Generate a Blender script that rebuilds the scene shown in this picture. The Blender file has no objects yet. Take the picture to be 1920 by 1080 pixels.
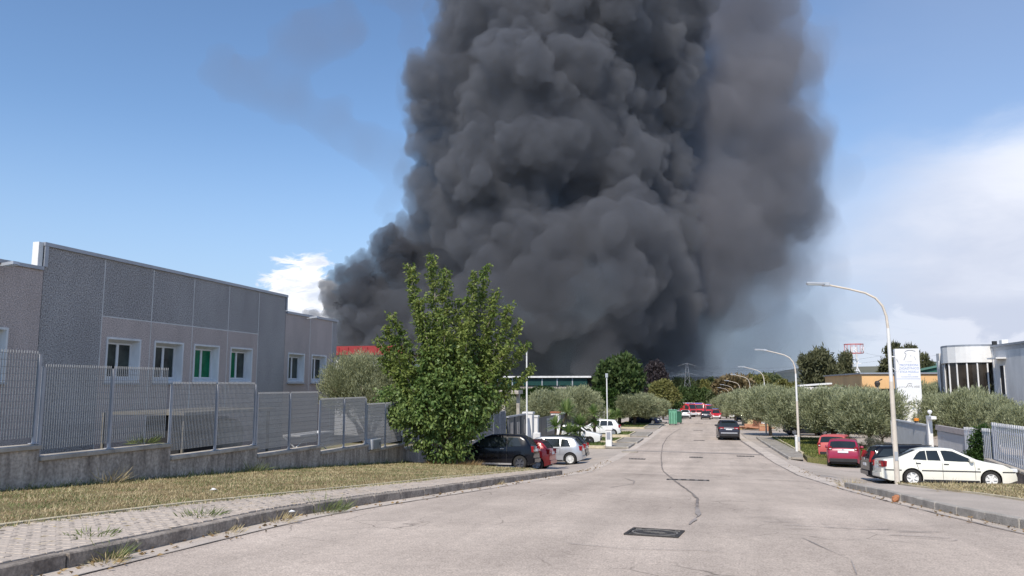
import bpy, bmesh, math, random
from mathutils import Vector, Matrix, noise
from math import radians, sin, cos, tan, atan, pi, sqrt
R0 = random.Random(11)
S = bpy.context.scene
COL = S.collection

# ------------------------------------------------------------------ camera
FPX = 1450.0
PITCH = atan(182/FPX); YAW = atan(350/FPX*cos(PITCH))
EYE = Vector((0, 0, 1.65))
FW = Vector((-sin(YAW)*cos(PITCH), cos(YAW)*cos(PITCH), sin(PITCH)))
RT = Vector((cos(YAW), sin(YAW), 0)); UPV = RT.cross(FW)
cd = bpy.data.cameras.new('camera'); cam = bpy.data.objects.new('camera', cd); COL.objects.link(cam)
cam.location = EYE
cam.rotation_euler = Matrix((RT, UPV, -FW)).transposed().to_euler()
cd.sensor_width = 36; cd.lens = FPX/1920*36; cd.clip_start = .1; cd.clip_end = 20000
S.camera = cam

# ------------------------------------------------------------------ world, sun, exposure
SUN_AZ = radians(8)        # light travels towards +Y, this much to +X
SUN_EL = radians(47)
W = bpy.data.worlds.new('World'); S.world = W; W.use_nodes = True
wt = W.node_tree; wn = wt.nodes; wl = wt.links; wn.clear()
def wnode(t, **kw):
    n = wn.new(t)
    for k, v in kw.items(): setattr(n, k, v)
    return n
def wmath(op, a, b=None, c=None, clamp=False):
    n = wnode('ShaderNodeMath', operation=op, use_clamp=clamp)
    for i, v in enumerate((a, b, c)):
        if v is None: continue
        if hasattr(v, 'is_linked'): wl.new(v, n.inputs[i])
        else: n.inputs[i].default_value = v
    return n.outputs[0]
def wsmooth(v, lo, hi):
    n = wnode('ShaderNodeMapRange', interpolation_type='SMOOTHSTEP')
    wl.new(v, n.inputs[0]); n.inputs[1].default_value = lo; n.inputs[2].default_value = hi
    return n.outputs[0]
def wmix(fac, a, b):
    n = wnode('ShaderNodeMix', data_type='RGBA')
    wl.new(fac, n.inputs[0])
    for i, v in ((6, a), (7, b)):
        if hasattr(v, 'is_linked'): wl.new(v, n.inputs[i])
        else: n.inputs[i].default_value = v
    return n.outputs[2]
sky = wnode('ShaderNodeTexSky', sky_type='NISHITA', sun_disc=False)
sky.sun_elevation = SUN_EL; sky.sun_rotation = radians(180) + SUN_AZ
sky.air_density = 1.0; sky.dust_density = 0.4; sky.ozone_density = 2.0
tc = wnode('ShaderNodeTexCoord'); sep = wnode('ShaderNodeSeparateXYZ'); wl.new(tc.outputs['Generated'], sep.inputs[0])
az = wmath('ARCTAN2', sep.outputs[0], sep.outputs[1])           # 0 = +Y, positive to the right
el = wmath('ARCSINE', sep.outputs[2])
comb = wnode('ShaderNodeCombineXYZ'); wl.new(az, comb.inputs[0]); wl.new(wmath('MULTIPLY', el, 2.4), comb.inputs[1])
def wnoise(scale, det=7, rough=.55, dist=.3):
    n = wnode('ShaderNodeTexNoise'); wl.new(comb.outputs[0], n.inputs['Vector']); n.inputs['Scale'].default_value = scale
    n.inputs['Detail'].default_value = det; n.inputs['Roughness'].default_value = rough; n.inputs['Distortion'].default_value = dist
    return wmath('SUBTRACT', n.outputs[0], .5)
tint = wnode('ShaderNodeMix', data_type='RGBA', blend_type='MULTIPLY'); tint.inputs[0].default_value = 1
wl.new(sky.outputs[0], tint.inputs[6]); tint.inputs[7].default_value = (.89, 1.0, 1.10, 1)
skycol = wmix(wmath('MULTIPLY', wmath('SUBTRACT', 1.0, wsmooth(el, -.02, .34)), .8), tint.outputs[2], (2.9, 3.75, 5.25, 1))
# thin bright bank of cloud on the right side of the sky, from azimuth 6 degrees round to the east
n1 = wnoise(3.0); n2 = wnoise(9.0, 6, .6, .6)
elw = wmath('ADD', el, wmath('MULTIPLY', n1, .22)); elw = wmath('ADD', elw, wmath('MULTIPLY', n2, .05))
azw = wmath('ADD', az, wmath('MULTIPLY', n1, .35))
side = wmath('MULTIPLY', wsmooth(azw, -.02, .30), wmath('SUBTRACT', 1.0, wsmooth(az, 1.0, 1.9)))
edge = wmath('ADD', .215, wmath('MULTIPLY', wsmooth(az, .05, .5), .06))
bank = wmath('MULTIPLY', side, wmath('SUBTRACT', 1.0, wsmooth(wmath('SUBTRACT', elw, edge), -.07, .06)))
bright = wmath('MULTIPLY', wsmooth(azw, .12, .36), wsmooth(elw, .08, .215))
ccol = wmix(bright, (4.15, 4.45, 5.4, 1), (6.6, 6.7, 7.2, 1))
# low cumulus heads inside the bank
puff = wmath('MULTIPLY', wsmooth(wmath('ADD', n2, wmath('MULTIPLY', wmath('SUBTRACT', .085, el), 5.0)), .02, .14), wsmooth(az, .10, .2))
ccol = wmix(wmath('MULTIPLY', puff, .55), ccol, (6.2, 6.3, 6.9, 1))
skycol = wmix(wmath('MULTIPLY', side, .22), skycol, (3.6, 4.0, 5.2, 1))
skycol = wmix(wmath('MULTIPLY', bank, .9), skycol, ccol)
# one tall white cumulus beyond the factory
n3 = wnoise(26, 8, .6, .5)
dx = wmath('DIVIDE', wmath('ADD', az, .505), .052); dy = wmath('DIVIDE', wmath('SUBTRACT', el, .105), .060)
rad = wmath('SQRT', wmath('ADD', wmath('MULTIPLY', dx, dx), wmath('MULTIPLY', dy, dy)))
cum = wmath('SUBTRACT', 1.0, wsmooth(wmath('ADD', rad, wmath('MULTIPLY', n3, 1.7)), .76, 1.0))
cumc = wmix(wsmooth(wmath('ADD', n3, wmath('MULTIPLY', dy, .10)), -.17, .12), (5.0, 5.4, 6.3, 1), (7.5, 7.5, 7.7, 1))
skycol = wmix(wmath('MULTIPLY', cum, .95), skycol, cumc)
WB = 0.13
bg = wnode('ShaderNodeBackground'); bg.inputs[1].default_value = WB
wl.new(skycol, bg.inputs[0])
wo = wnode('ShaderNodeOutputWorld'); wl.new(bg.outputs[0], wo.inputs[0])
W.cycles.sampling_method = 'MANUAL'; W.cycles.sample_map_resolution = 512

sd = bpy.data.lights.new('sun', 'SUN'); sd.energy = 3.85; sd.angle = radians(.55); sd.color = (1, .925, .815)
sun = bpy.data.objects.new('sun', sd); COL.objects.link(sun)
ldir = Vector((sin(SUN_AZ)*cos(SUN_EL), cos(SUN_AZ)*cos(SUN_EL), -sin(SUN_EL)))
sun.rotation_euler = ldir.to_track_quat('-Z', 'Y').to_euler(); sun.location = (-10, -40, 60)

S.view_settings.view_transform = 'Standard'; S.view_settings.look = 'None'
S.view_settings.exposure = .23; S.view_settings.gamma = 1; S.view_settings.use_curve_mapping = False
cy = S.cycles
cy.use_denoising = True; cy.max_bounces = 8; cy.diffuse_bounces = 3; cy.glossy_bounces = 3; cy.transmission_bounces = 4
cy.transparent_max_bounces = 48; cy.volume_bounces = 3; cy.caustics_reflective = False; cy.caustics_refractive = False
cy.sample_clamp_indirect = 4
S.render.use_persistent_data = False

# ------------------------------------------------------------------ helpers
PY = [-20,0,5,11.4,20,28,34,44,52,68,105,150,185,260,400,900]
PZ = [.5,0,-.16,-.42,-.95,-1.55,-2.0,-2.45,-2.65,-2.98,-3.5,-4.6,-5.5,-7,-8,-9]
def G(y):                                    # height of the street along its length
    if y <= PY[0]: return PZ[0]
    for i in range(len(PY)-1):
        if y <= PY[i+1]:
            t = (y-PY[i])/(PY[i+1]-PY[i]); return PZ[i]+(PZ[i+1]-PZ[i])*t
    return PZ[-1]
def ray(u, v): return FW + RT*((u-960)/FPX) + UPV*((540-v)/FPX)
def at_d(u, v, d): return EYE + ray(u, v)*d
def at_y(u, v, y):
    r = ray(u, v); return EYE + r*(y/r.y)
def at_x(u, v, x):
    r = ray(u, v); return EYE + r*(x/r.x)
# ------------------------------------------------------------------ mesh helpers
import numpy as np
NR = np.random.default_rng(7)
def tag(o, label=None, cat=None, group=None, kind=None):
    if label: o['label'] = label
    if cat: o['category'] = cat
    if group: o['group'] = group
    if kind: o['kind'] = kind
    return o
def thing(name, loc, label, cat, group=None, rz=0):
    o = bpy.data.objects.new(name, None); COL.objects.link(o); o.empty_display_size = .2
    o.location = loc; o.rotation_euler = (0, 0, rz)
    return tag(o, label, cat, group)
class MB:
    def __init__(s): s.v = []; s.f = []
    def add(s, vs, fs):
        b = len(s.v); s.v += [tuple(p) for p in vs]; s.f += [tuple(i+b for i in f) for f in fs]; return s
    def box(s, c, d, rz=0, rx=0, ry=0):
        M = Matrix.Rotation(rz, 3, 'Z') @ Matrix.Rotation(rx, 3, 'X') @ Matrix.Rotation(ry, 3, 'Y')
        P = [Vector(c)+M @ Vector((x*d[0]/2, y*d[1]/2, z*d[2]/2)) for x in (-1,1) for y in (-1,1) for z in (-1,1)]
        return s.add(P, [(0,1,3,2),(4,6,7,5),(0,4,5,1),(2,3,7,6),(0,2,6,4),(1,5,7,3)])
    def span(s, a, b):
        return s.box([(a[i]+b[i])/2 for i in range(3)], [abs(b[i]-a[i]) for i in range(3)])
    def tube(s, pts, rad, n=8, cap=True):
        pts = [Vector(p) for p in pts]
        if not hasattr(rad, '__len__'): rad = [rad]*len(pts)
        b = len(s.v); pr = None
        for i, p in enumerate(pts):
            t = (pts[min(i+1, len(pts)-1)]-pts[max(i-1, 0)]).normalized()
            if pr is None: pr = t.orthogonal().normalized()
            pr = (pr - t*pr.dot(t)).normalized(); q = t.cross(pr)
            for k in range(n):
                a = 2*pi*k/n; s.v.append(tuple(p+(pr*cos(a)+q*sin(a))*rad[i]))
        for i in range(len(pts)-1):
            for k in range(n):
                k2 = (k+1) % n; s.f.append((b+i*n+k, b+i*n+k2, b+(i+1)*n+k2, b+(i+1)*n+k))
        if cap:
            s.f.append(tuple(b+k for k in reversed(range(n)))); s.f.append(tuple(b+(len(pts)-1)*n+k for k in range(n)))
        return s
    def prism(s, poly, z0, z1):                  # poly of (x, y); z0/z1 numbers or functions of (x, y)
        f0 = z0 if callable(z0) else (lambda x, y: z0); f1 = z1 if callable(z1) else (lambda x, y: z1)
        n = len(poly); b = len(s.v)
        s.v += [(x, y, f0(x, y)) for x, y in poly]+[(x, y, f1(x, y)) for x, y in poly]
        s.f.append(tuple(b+i for i in reversed(range(n)))); s.f.append(tuple(b+n+i for i in range(n)))
        for i in range(n):
            j = (i+1) % n; s.f.append((b+i, b+j, b+n+j, b+n+i))
        return s
    def lathe(s, prof, c=(0,0,0), axis='Z', n=20):   # prof of (r, h)
        b = len(s.v)
        for r, h in prof:
            for k in range(n):
                a = 2*pi*k/n; x, y = r*cos(a), r*sin(a)
                p = {'Z': (x, y, h), 'Y': (x, h, y), 'X': (h, x, y)}[axis]
                s.v.append((p[0]+c[0], p[1]+c[1], p[2]+c[2]))
        for i in range(len(prof)-1):
            for k in range(n):
                k2 = (k+1) % n; s.f.append((b+i*n+k, b+i*n+k2, b+(i+1)*n+k2, b+(i+1)*n+k))
        return s
    def build(s, name, m, parent=None, smooth=False, bevel=0, kind=None, local=False):
        me = bpy.data.meshes.new(name)
        off = parent.matrix_basis.translation if (parent is not None and not local) else Vector((0,0,0))
        if parent is not None and parent.parent is not None and not local: off = off+parent.parent.matrix_basis.translation
        me.from_pydata([(x-off.x, y-off.y, z-off.z) for x, y, z in s.v], [], s.f)
        bm = bmesh.new(); bm.from_mesh(me); bmesh.ops.recalc_face_normals(bm, faces=bm.faces)
        if bevel: bmesh.ops.bevel(bm, geom=bm.edges[:], offset=bevel, segments=1, affect='EDGES', profile=.6)
        bm.to_mesh(me); bm.free()
        if smooth:
            for p in me.polygons: p.use_smooth = True
            if smooth != True: me.set_sharp_from_angle(angle=radians(smooth))
        me.materials.append(m)
        o = bpy.data.objects.new(name, me); COL.objects.link(o)
        if parent is not None: o.parent = parent
        if kind: o['kind'] = kind
        return o
def np_mesh(name, V, Fq, m, parent=None, kind=None, smooth=False):
    V = np.asarray(V, dtype=np.float32); Fq = np.asarray(Fq, dtype=np.int32); k = Fq.shape[1]
    me = bpy.data.meshes.new(name); me.vertices.add(len(V)); me.vertices.foreach_set('co', V.ravel())
    me.loops.add(Fq.size); me.loops.foreach_set('vertex_index', Fq.ravel()); me.polygons.add(len(Fq))
    me.polygons.foreach_set('loop_start', np.arange(0, Fq.size, k, dtype=np.int32)); me.polygons.foreach_set('loop_total', np.full(len(Fq), k, dtype=np.int32))
    me.update(calc_edges=True); me.validate()
    me.materials.append(m)
    if m is None: me.materials.clear()
    o = bpy.data.objects.new(name, me); COL.objects.link(o)
    if parent is not None: o.parent = parent
    if kind: o['kind'] = kind
    return o
def copy_tree(o, parent=None):
    c = o.copy(); COL.objects.link(c)
    if parent is not None: c.parent = parent
    for ch in list(o.children): copy_tree(ch, c)
    return c
def lerp_tab(y, tab):
    if y <= tab[0][0]: return tab[0][1]
    for (a, p), (b, q) in zip(tab, tab[1:]):
        if y <= b: return p+(q-p)*(y-a)/(b-a)
    return tab[-1][1]

# ------------------------------------------------------------------ materials
def mat(name, col, rough=.7, metal=0.0, var=.12, scale=2.0, fine=0.0, fscale=60, bump=0.0, bscale=60, col2=None, c2amt=.5, streak=0, spec=.5, coat=0):
    m = bpy.data.materials.new(name); m.use_nodes = True; t = m.node_tree; n = t.nodes; l = t.links
    p = n['Principled BSDF']; p.inputs['Roughness'].default_value = rough; p.inputs['Metallic'].default_value = metal
    p.inputs['Specular IOR Level'].default_value = spec
    if coat: p.inputs['Coat Weight'].default_value = coat; p.inputs['Coat Roughness'].default_value = .04
    tc = n.new('ShaderNodeTexCoord'); co = tc.outputs['Object']
    if streak:
        mp = n.new('ShaderNodeMapping'); mp.inputs['Scale'].default_value = (1, 1, 1/streak); l.new(co, mp.inputs[0]); cs = mp.outputs[0]
    else: cs = co
    nz = n.new('ShaderNodeTexNoise'); nz.inputs['Scale'].default_value = scale; nz.inputs['Detail'].default_value = 6; nz.inputs['Roughness'].default_value = .6; l.new(cs, nz.inputs['Vector'])
    mr = n.new('ShaderNodeMapRange'); mr.inputs[1].default_value = .32; mr.inputs[2].default_value = .68; l.new(nz.outputs[0], mr.inputs[0])
    a = tuple(max(0, c*(1-var)) for c in col); b = tuple(min(1, c*(1+var)) for c in col)
    if col2: b = tuple(col[i]*(1-c2amt)+col2[i]*c2amt for i in range(3)) if c2amt < 1 else col2; a = col
    mx = n.new('ShaderNodeMix'); mx.data_type = 'RGBA'; mx.inputs[6].default_value = (*a, 1); mx.inputs[7].default_value = (*b, 1); l.new(mr.outputs[0], mx.inputs[0])
    out = mx.outputs[2]
    if fine:
        n2 = n.new('ShaderNodeTexNoise'); n2.inputs['Scale'].default_value = fscale; n2.inputs['Detail'].default_value = 3; l.new(co, n2.inputs['Vector'])
        m2 = n.new('ShaderNodeMapRange'); m2.inputs[1].default_value = .3; m2.inputs[2].default_value = .7; m2.inputs[3].default_value = 1-fine; m2.inputs[4].default_value = 1+fine; l.new(n2.outputs[0], m2.inputs[0])
        vm = n.new('ShaderNodeMix'); vm.data_type = 'RGBA'; vm.blend_type = 'MULTIPLY'; vm.inputs[0].default_value = 1; l.new(out, vm.inputs[6]); l.new(m2.outputs[0], vm.inputs[7]); out = vm.outputs[2]
    l.new(out, p.inputs['Base Color'])
    if bump:
        n3 = n.new('ShaderNodeTexNoise'); n3.inputs['Scale'].default_value = bscale; n3.inputs['Detail'].default_value = 4; l.new(co, n3.inputs['Vector'])
        bp = n.new('ShaderNodeBump'); bp.inputs['Strength'].default_value = bump; bp.inputs['Distance'].default_value = .03; l.new(n3.outputs[0], bp.inputs['Height']); l.new(bp.outputs[0], p.inputs['Normal'])
    return m
def leaf_mat(name, c1, c2, trans=.3, rough=.55):
    m = bpy.data.materials.new(name); m.use_nodes = True; t = m.node_tree; n = t.nodes; l = t.links
    p = n['Principled BSDF']; p.inputs['Roughness'].default_value = rough; p.inputs['Specular IOR Level'].default_value = .3
    g = n.new('ShaderNodeNewGeometry'); tc = n.new('ShaderNodeTexCoord')
    nz = n.new('ShaderNodeTexNoise'); nz.inputs['Scale'].default_value = .9; nz.inputs['Detail'].default_value = 2; l.new(tc.outputs['Object'], nz.inputs['Vector'])
    ad = n.new('ShaderNodeMath'); ad.operation = 'MULTIPLY_ADD'; ad.inputs[1].default_value = .6; l.new(g.outputs['Random Per Island'], ad.inputs[0])
    m1 = n.new('ShaderNodeMath'); m1.operation = 'MULTIPLY_ADD'; m1.inputs[1].default_value = 1.4; m1.inputs[2].default_value = -.5; l.new(nz.outputs[0], m1.inputs[0]); l.new(m1.outputs[0], ad.inputs[2])
    mx = n.new('ShaderNodeMix'); mx.data_type = 'RGBA'; mx.inputs[6].default_value = (*c1, 1); mx.inputs[7].default_value = (*c2, 1); l.new(ad.outputs[0], mx.inputs[0])
    l.new(mx.outputs[2], p.inputs['Base Color'])
    tr = n.new('ShaderNodeBsdfTranslucent'); l.new(mx.outputs[2], tr.inputs[0])
    ms = n.new('ShaderNodeMixShader'); ms.inputs[0].default_value = trans; l.new(p.outputs[0], ms.inputs[1]); l.new(tr.outputs[0], ms.inputs[2])
    l.new(ms.outputs[0], n['Material Output'].inputs[0]); return m
M = {}
M['concrete'] = mat('concrete', (.30,.27,.23), .9, var=.3, scale=1.2, fine=.12, bump=.3, streak=3)
M['wall_concrete'] = mat('stained_concrete', (.52,.455,.39), .92, col2=(.20,.17,.145), c2amt=1, scale=4.5, fine=.3, fscale=14, bump=.4, bscale=30, streak=5)
M['coping'] = mat('coping_concrete', (.40,.36,.31), .9, var=.3, scale=2, fine=.15, bump=.3)
M['kerb_dark'] = mat('dirty_shaded_kerb_stone', (.40,.345,.29), .92, col2=(.15,.125,.105), c2amt=1, scale=3, fine=.3, fscale=30, bump=.4)  # dirt and the shade of the kerb face are both put into the darker colour
M['kerb'] = mat('kerb_stone', (.36,.33,.29), .9, var=.25, scale=3, fine=.2, fscale=40, bump=.4)
M['kerb_edging'] = mat('edging_concrete', (.52,.45,.32), .9, var=.2, scale=3, fine=.2, bump=.3)
M['paver'] = mat('paver', (.47,.40,.335), .9, var=.16, scale=2.5, fine=.2, fscale=45, bump=.4)
M['joint'] = mat('paver_joint', (.42,.35,.28), .95, var=.2, scale=3, fine=.25)
M['galv'] = mat('galvanised_steel', (.27,.275,.285), .6, metal=.25, var=.2, scale=4)
M['post'] = mat('grey_post', (.38,.39,.42), .55, metal=.2, var=.12)
M['pebble_grey'] = mat('grey_pebbledash', (.37,.345,.335), .95, var=.11, scale=.9, fine=.6, fscale=24, bump=1, bscale=24, streak=3)
M['pebble_pink'] = mat('pinkish_pebbledash', (.50,.415,.38), .95, var=.11, scale=1.0, fine=.4, fscale=26, bump=.7, bscale=26, streak=3)
M['white_paint'] = mat('white_paint', (.78,.77,.75), .6, var=.06, scale=2)
M['white_dirty'] = mat('weathered_white_paint', (.72,.71,.70), .75, var=.14, scale=3, streak=4)
M['flashing'] = mat('grey_flashing', (.36,.38,.42), .45, metal=.4, var=.08)
M['window_frame'] = mat('white_window_frame', (.70,.70,.70), .5, var=.05)
M['glass'] = mat('dark_glass', (.012,.015,.016), .22, col2=(.10,.12,.105), c2amt=.8, scale=1.3, spec=.15)  # pale reflections are mottled into the base colour
M['glass_green'] = mat('green_curtain_glass', (.003,.15,.065), .25, var=.3, scale=5, spec=.12)
M['dark'] = mat('dark_interior', (.015,.015,.017), .9)
M['trunk'] = mat('bark', (.16,.12,.085), .95, var=.3, scale=6, fine=.3, bump=.6, streak=4)
M['pale_bark'] = mat('pale_bark', (.34,.30,.24), .9, var=.25, scale=6, fine=.2, bump=.5, streak=4)
M['lamp'] = mat('painted_lamp_pole', (.62,.555,.475), .6, var=.12, scale=3)
M['lamp_white'] = mat('white_lamp_sleeve', (.74,.74,.73), .5, var=.06)
M['lamp_head'] = mat('lamp_housing', (.50,.52,.55), .4, metal=.4, var=.1)
M['black_plastic'] = mat('black_plastic', (.02,.02,.022), .55, var=.2)
M['tyre'] = mat('tyre_rubber', (.022,.021,.02), .85, var=.2)
M['rim'] = mat('alloy_rim', (.62,.63,.65), .3, metal=.75, var=.06)
M['rim_white'] = mat('white_wheel_cover', (.72,.72,.70), .4, var=.06)
M['steel_rim'] = mat('dark_rim', (.10,.10,.11), .4, metal=.6, var=.1)
M['red_lens'] = mat('red_lamp_lens', (.24,.008,.010), .3, var=.2, spec=.5)
M['clear_lens'] = mat('clear_lamp_lens', (.70,.72,.74), .12, var=.1, spec=.8)
M['amber_lens'] = mat('amber_lens', (.7,.25,.03), .2)
M['plate'] = mat('number_plate', (.75,.76,.78), .4, var=.03)
M['iron'] = mat('cast_iron', (.060,.054,.050), .7, metal=.3, var=.3, scale=10, fine=.3)
M['iron_worn'] = mat('worn_iron', (.24,.22,.20), .6, metal=.3, var=.3, scale=10)
def paint(name, c, rough=.28, metal=.0, coat=.7, spec=.4): return mat(name, c, rough, metal=metal, var=.05, scale=1.5, coat=coat, spec=spec)
# ------------------------------------------------------------------ smoke
def ico_soup(spheres, subdiv):
    bm = bmesh.new(); bmesh.ops.create_icosphere(bm, subdivisions=subdiv, radius=1)
    V = [v.co.copy() for v in bm.verts]; bm.verts.index_update(); Fc = [tuple(v.index for v in f.verts) for f in bm.faces]; bm.free()
    vs = []; fs = []
    for c, r in spheres:
        b = len(vs)
        vs += [(c.x+p.x*r, c.y+p.y*r, c.z+p.z*r) for p in V]
        fs += [(a+b, d+b, e+b) for a, d, e in Fc]
    me = bpy.data.meshes.new('smoke'); me.from_pydata(vs, [], fs); return me
def smoke_mat(name, dens, col, aniso=0.0):
    m = bpy.data.materials.new(name); m.use_nodes = True; t = m.node_tree; t.nodes.clear()
    o = t.nodes.new('ShaderNodeOutputMaterial'); p = t.nodes.new('ShaderNodeVolumePrincipled')
    p.inputs['Color'].default_value = (*col, 1); p.inputs['Density'].default_value = dens; p.inputs['Anisotropy'].default_value = aniso
    t.links.new(p.outputs[0], o.inputs['Volume']); return m
def billow(name, seeds, depth, voxel, mat, seed, levels=2, nch=(14, 10), rr=(.26, .52), disp=((9,2.2),(3.5,1.0)), grow=1.0, sub=2, smooth=2, flat=.35):
    rnd = random.Random(seed)
    sp = []; cur = []
    for u, v, r, dd in seeds:
        d = depth+dd; cur.append((at_d(u, v, d), r*d/FPX*grow))
    sp += cur
    for L in range(levels):
        nxt = []
        for c, r in cur:
            for k in range(nch[min(L, len(nch)-1)]):
                dv = Vector((rnd.gauss(0,1), rnd.gauss(0,1), rnd.gauss(0,1))).normalized()
                if dv.dot(FW) > flat: dv = -dv
                nxt.append((c+dv*(r*rnd.uniform(.74, .98)), r*rnd.uniform(*rr)))
        sp += nxt; cur = nxt
    me = ico_soup(sp, sub)
    o = bpy.data.objects.new(name, me); COL.objects.link(o)
    rm = o.modifiers.new('r', 'REMESH'); rm.mode = 'VOXEL'; rm.voxel_size = voxel
    for i, (sc, st) in enumerate(disp):
        tx = bpy.data.textures.new('billow', 'CLOUDS'); tx.noise_scale = sc; tx.noise_depth = 3; tx.noise_basis = 'VORONOI_F1' if i != 1 else 'BLENDER_ORIGINAL'
        dm = o.modifiers.new('d', 'DISPLACE'); dm.texture = tx; dm.strength = -st if i != 1 else st; dm.mid_level = .5; dm.texture_coords = 'GLOBAL'
    if smooth:
        sm = o.modifiers.new('s', 'SMOOTH'); sm.iterations = smooth
    dg = bpy.context.evaluated_depsgraph_get(); me2 = bpy.data.meshes.new_from_object(o.evaluated_get(dg))
    o.modifiers.clear(); o.data = me2; me2.materials.clear(); me2.materials.append(mat)
    for p in me2.polygons: p.use_smooth = True
    o['kind'] = 'stuff'
    print(name, len(sp), 'spheres', len(me2.polygons), 'polys')
    return o
DC = (.262, .272, .303)
ST = [(590,592,14,0),(575,588,8,0),(630,565,32,0),(642,522,26,0),(618,540,20,0),(665,515,24,0),(690,545,48,0),(690,505,32,0),(742,482,50,0),(700,600,50,0)]
tail = billow('smoke_plume', ST, 249, .5, smoke_mat('smoke_tail', .26, (.185,.190,.215)), 17, levels=3, nch=(11, 9, 4), rr=(.2, .55), disp=((4,1.3),(2.4,1.0),(1.3,.5)), sub=1, smooth=1)
SC = [(760,560,80,5),(800,445,62,0),(850,520,100,10),
 (838,370,70,0),(900,420,100,0),(850,285,75,0),(815,215,56,0),(800,160,44,5),(960,330,120,-10),(865,180,90,0),(935,95,92,0),(872,70,66,0),(842,125,50,0),(905,-10,70,5),(1000,220,135,-10),(1060,120,140,0),(960,30,120,10),(1110,20,140,10),
 (1080,280,125,-10),(1130,350,100,0),(1000,450,120,-12),(1180,210,62,0),(1200,90,100,20),(950,-60,100,10),(1050,-120,160,10),(1240,-40,80,20),(1165,420,75,0),(1190,290,55,0),(1255,40,80,25),(1225,180,75,15),(1215,330,70,10),(690,620,70,0),(780,640,100,0)]
core = billow('smoke_plume', SC, 250, .62, smoke_mat('smoke_dense', .155, DC), 7, levels=3, nch=(17, 11, 4), rr=(.16, .50), disp=((4.5,1.5),(2.6,1.1),(1.5,.55)), sub=1, smooth=1)
core['label'] = 'dense black smoke billowing up from the fire behind the buildings'
SM = [(1100,480,120,-26),(1180,440,85,-30),(1000,590,125,-22),(1130,570,110,-26),(1210,500,90,-20),(880,640,110,-8),(1080,670,90,-10),(760,660,90,0),(660,645,62,0),(960,690,110,0),(1240,430,80,0),(1170,650,90,5),(1240,580,90,0)]
soft = billow('smoke_base', SM, 250, 1.0, smoke_mat('smoke_soft', .095, (.265,.272,.30)), 8, levels=3, nch=(15,8,3), rr=(.2,.52), disp=((7,2.4),(4,1.8),(2.4,.8)), sub=1, smooth=2)
SV = [(1310,50,75,40),(1268,140,85,30),(1325,215,90,20),(1255,10,70,45),(1275,290,90,25),(1310,430,120,15),(1310,250,100,30),(1390,200,120,30),(1430,330,120,30),(1350,400,140,30),(1420,120,105,40),(1300,520,130,20),(1250,640,100,20),(1470,280,85,40),(1400,20,100,40),(1330,60,50,40),(1250,330,110,30),(1250,200,110,30),(1250,100,70,30),(1480,390,80,40),(1400,460,100,30),(1410,-70,90,40),(1240,440,110,30)]
for k, (g, dn) in enumerate(((1.18, .007), (1.05, .014), (.9, .03), (.72, .05))):
    v = billow('smoke_veil', SV, 262, 2.0, smoke_mat('smoke_thin', dn, (.385,.385,.425)), 21+k, levels=2, nch=(10,4), rr=(.25,.5), disp=((13,7),(7,6),(4,3)), grow=g, smooth=2)
SH = [(1400,600,90,30),(1340,680,90,20),(1250,700,110,10),(1450,520,90,40),(1180,720,120,10),(1480,640,80,60),(1420,700,90,60)]
for k, (g, dn) in enumerate(((1.55, .003), (1.15, .005), (.85, .010))):
    v = billow('smoke_haze', SH, 270, 2.5, smoke_mat('smoke_faint', dn, (.30,.33,.42)), 31+k, levels=1, nch=(8,), rr=(.3,.5), disp=((16,4),(8,4)), grow=g, smooth=6)
SW = [(760,350,30,0),(740,290,40,0),(720,390,26,0),(690,270,45,0),(620,230,45,0),(550,190,50,0),(480,160,50,0),(420,130,40,0),(580,80,60,0),(640,60,50,0),(775,60,30,0),(790,110,30,0),(770,-10,40,0),(700,-30,30,0)]
v = billow('smoke_wisp', SW, 262, 2.0, smoke_mat('smoke_wispy', .013, (.36,.31,.29)), 41, levels=2, nch=(8,4), rr=(.3,.6), disp=((12,5),(6,4)), smooth=5)
fr = billow('smoke_fringe', [q for q in SC if q[2] > 40], 250, 1.3, smoke_mat('smoke_edge', .022, DC), 61, levels=2, nch=(11,6), rr=(.2,.6), disp=((10,5),(4,4),(3,2)), grow=1.03, smooth=2)
core['category'] = 'smoke'
for o_ in list(COL.objects):
    if o_.name.startswith('smoke') and 'label' not in o_.keys():
        o_['label'] = {'smoke_base':'softer grey smoke rolling at the foot of the dense column','smoke_veil':'smooth drifting grey smoke right of the dense column','smoke_haze':'thin bluish smoke haze low on the right','smoke_wisp':'faint brownish wisps of smoke left of the column','smoke_fringe':'thin ragged fringe round the dense smoke column','smoke_plume':'black tail of smoke above the end of the factory'}[o_.name.split('.')[0]]
# ------------------------------------------------------------------ ground, road, pavements
XL = [(-12,-6.4),(7,-6.41),(10.7,-6.35),(14,-6.04),(19,-5.35),(24,-5.06),(28,-4.85),(40,-5.0),(60,-4.8),(110,-4.45),(150,-4.6),(320,-4.6)]
XK = [(-12,6.9),(5,6.2),(10,5.45),(13.8,4.86),(15.8,4.53),(18.5,4.28),(23.25,4.06),(25,4.02)]
XG = [(-12,6.5),(5,5.8),(10,5.1),(13.4,4.53),(17.5,4.05),(21.5,3.74),(33,3.8),(47,3.74),(74,3.2),(110,3.3),(150,3.3),(320,3.3)]
XE = [(-12,-9.4),(8.4,-8.7),(11.7,-7.95),(14.7,-7.45),(17.5,-6.9),(22.3,-6.35),(29,-5.9)]
XER = [(-12,8.6),(8,7.7),(18.3,6.43),(19.7,6.19),(21.7,5.8),(23.7,5.45),(26,5.3)]
def TB(tab): return lambda y: lerp_tab(y, tab)
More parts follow.
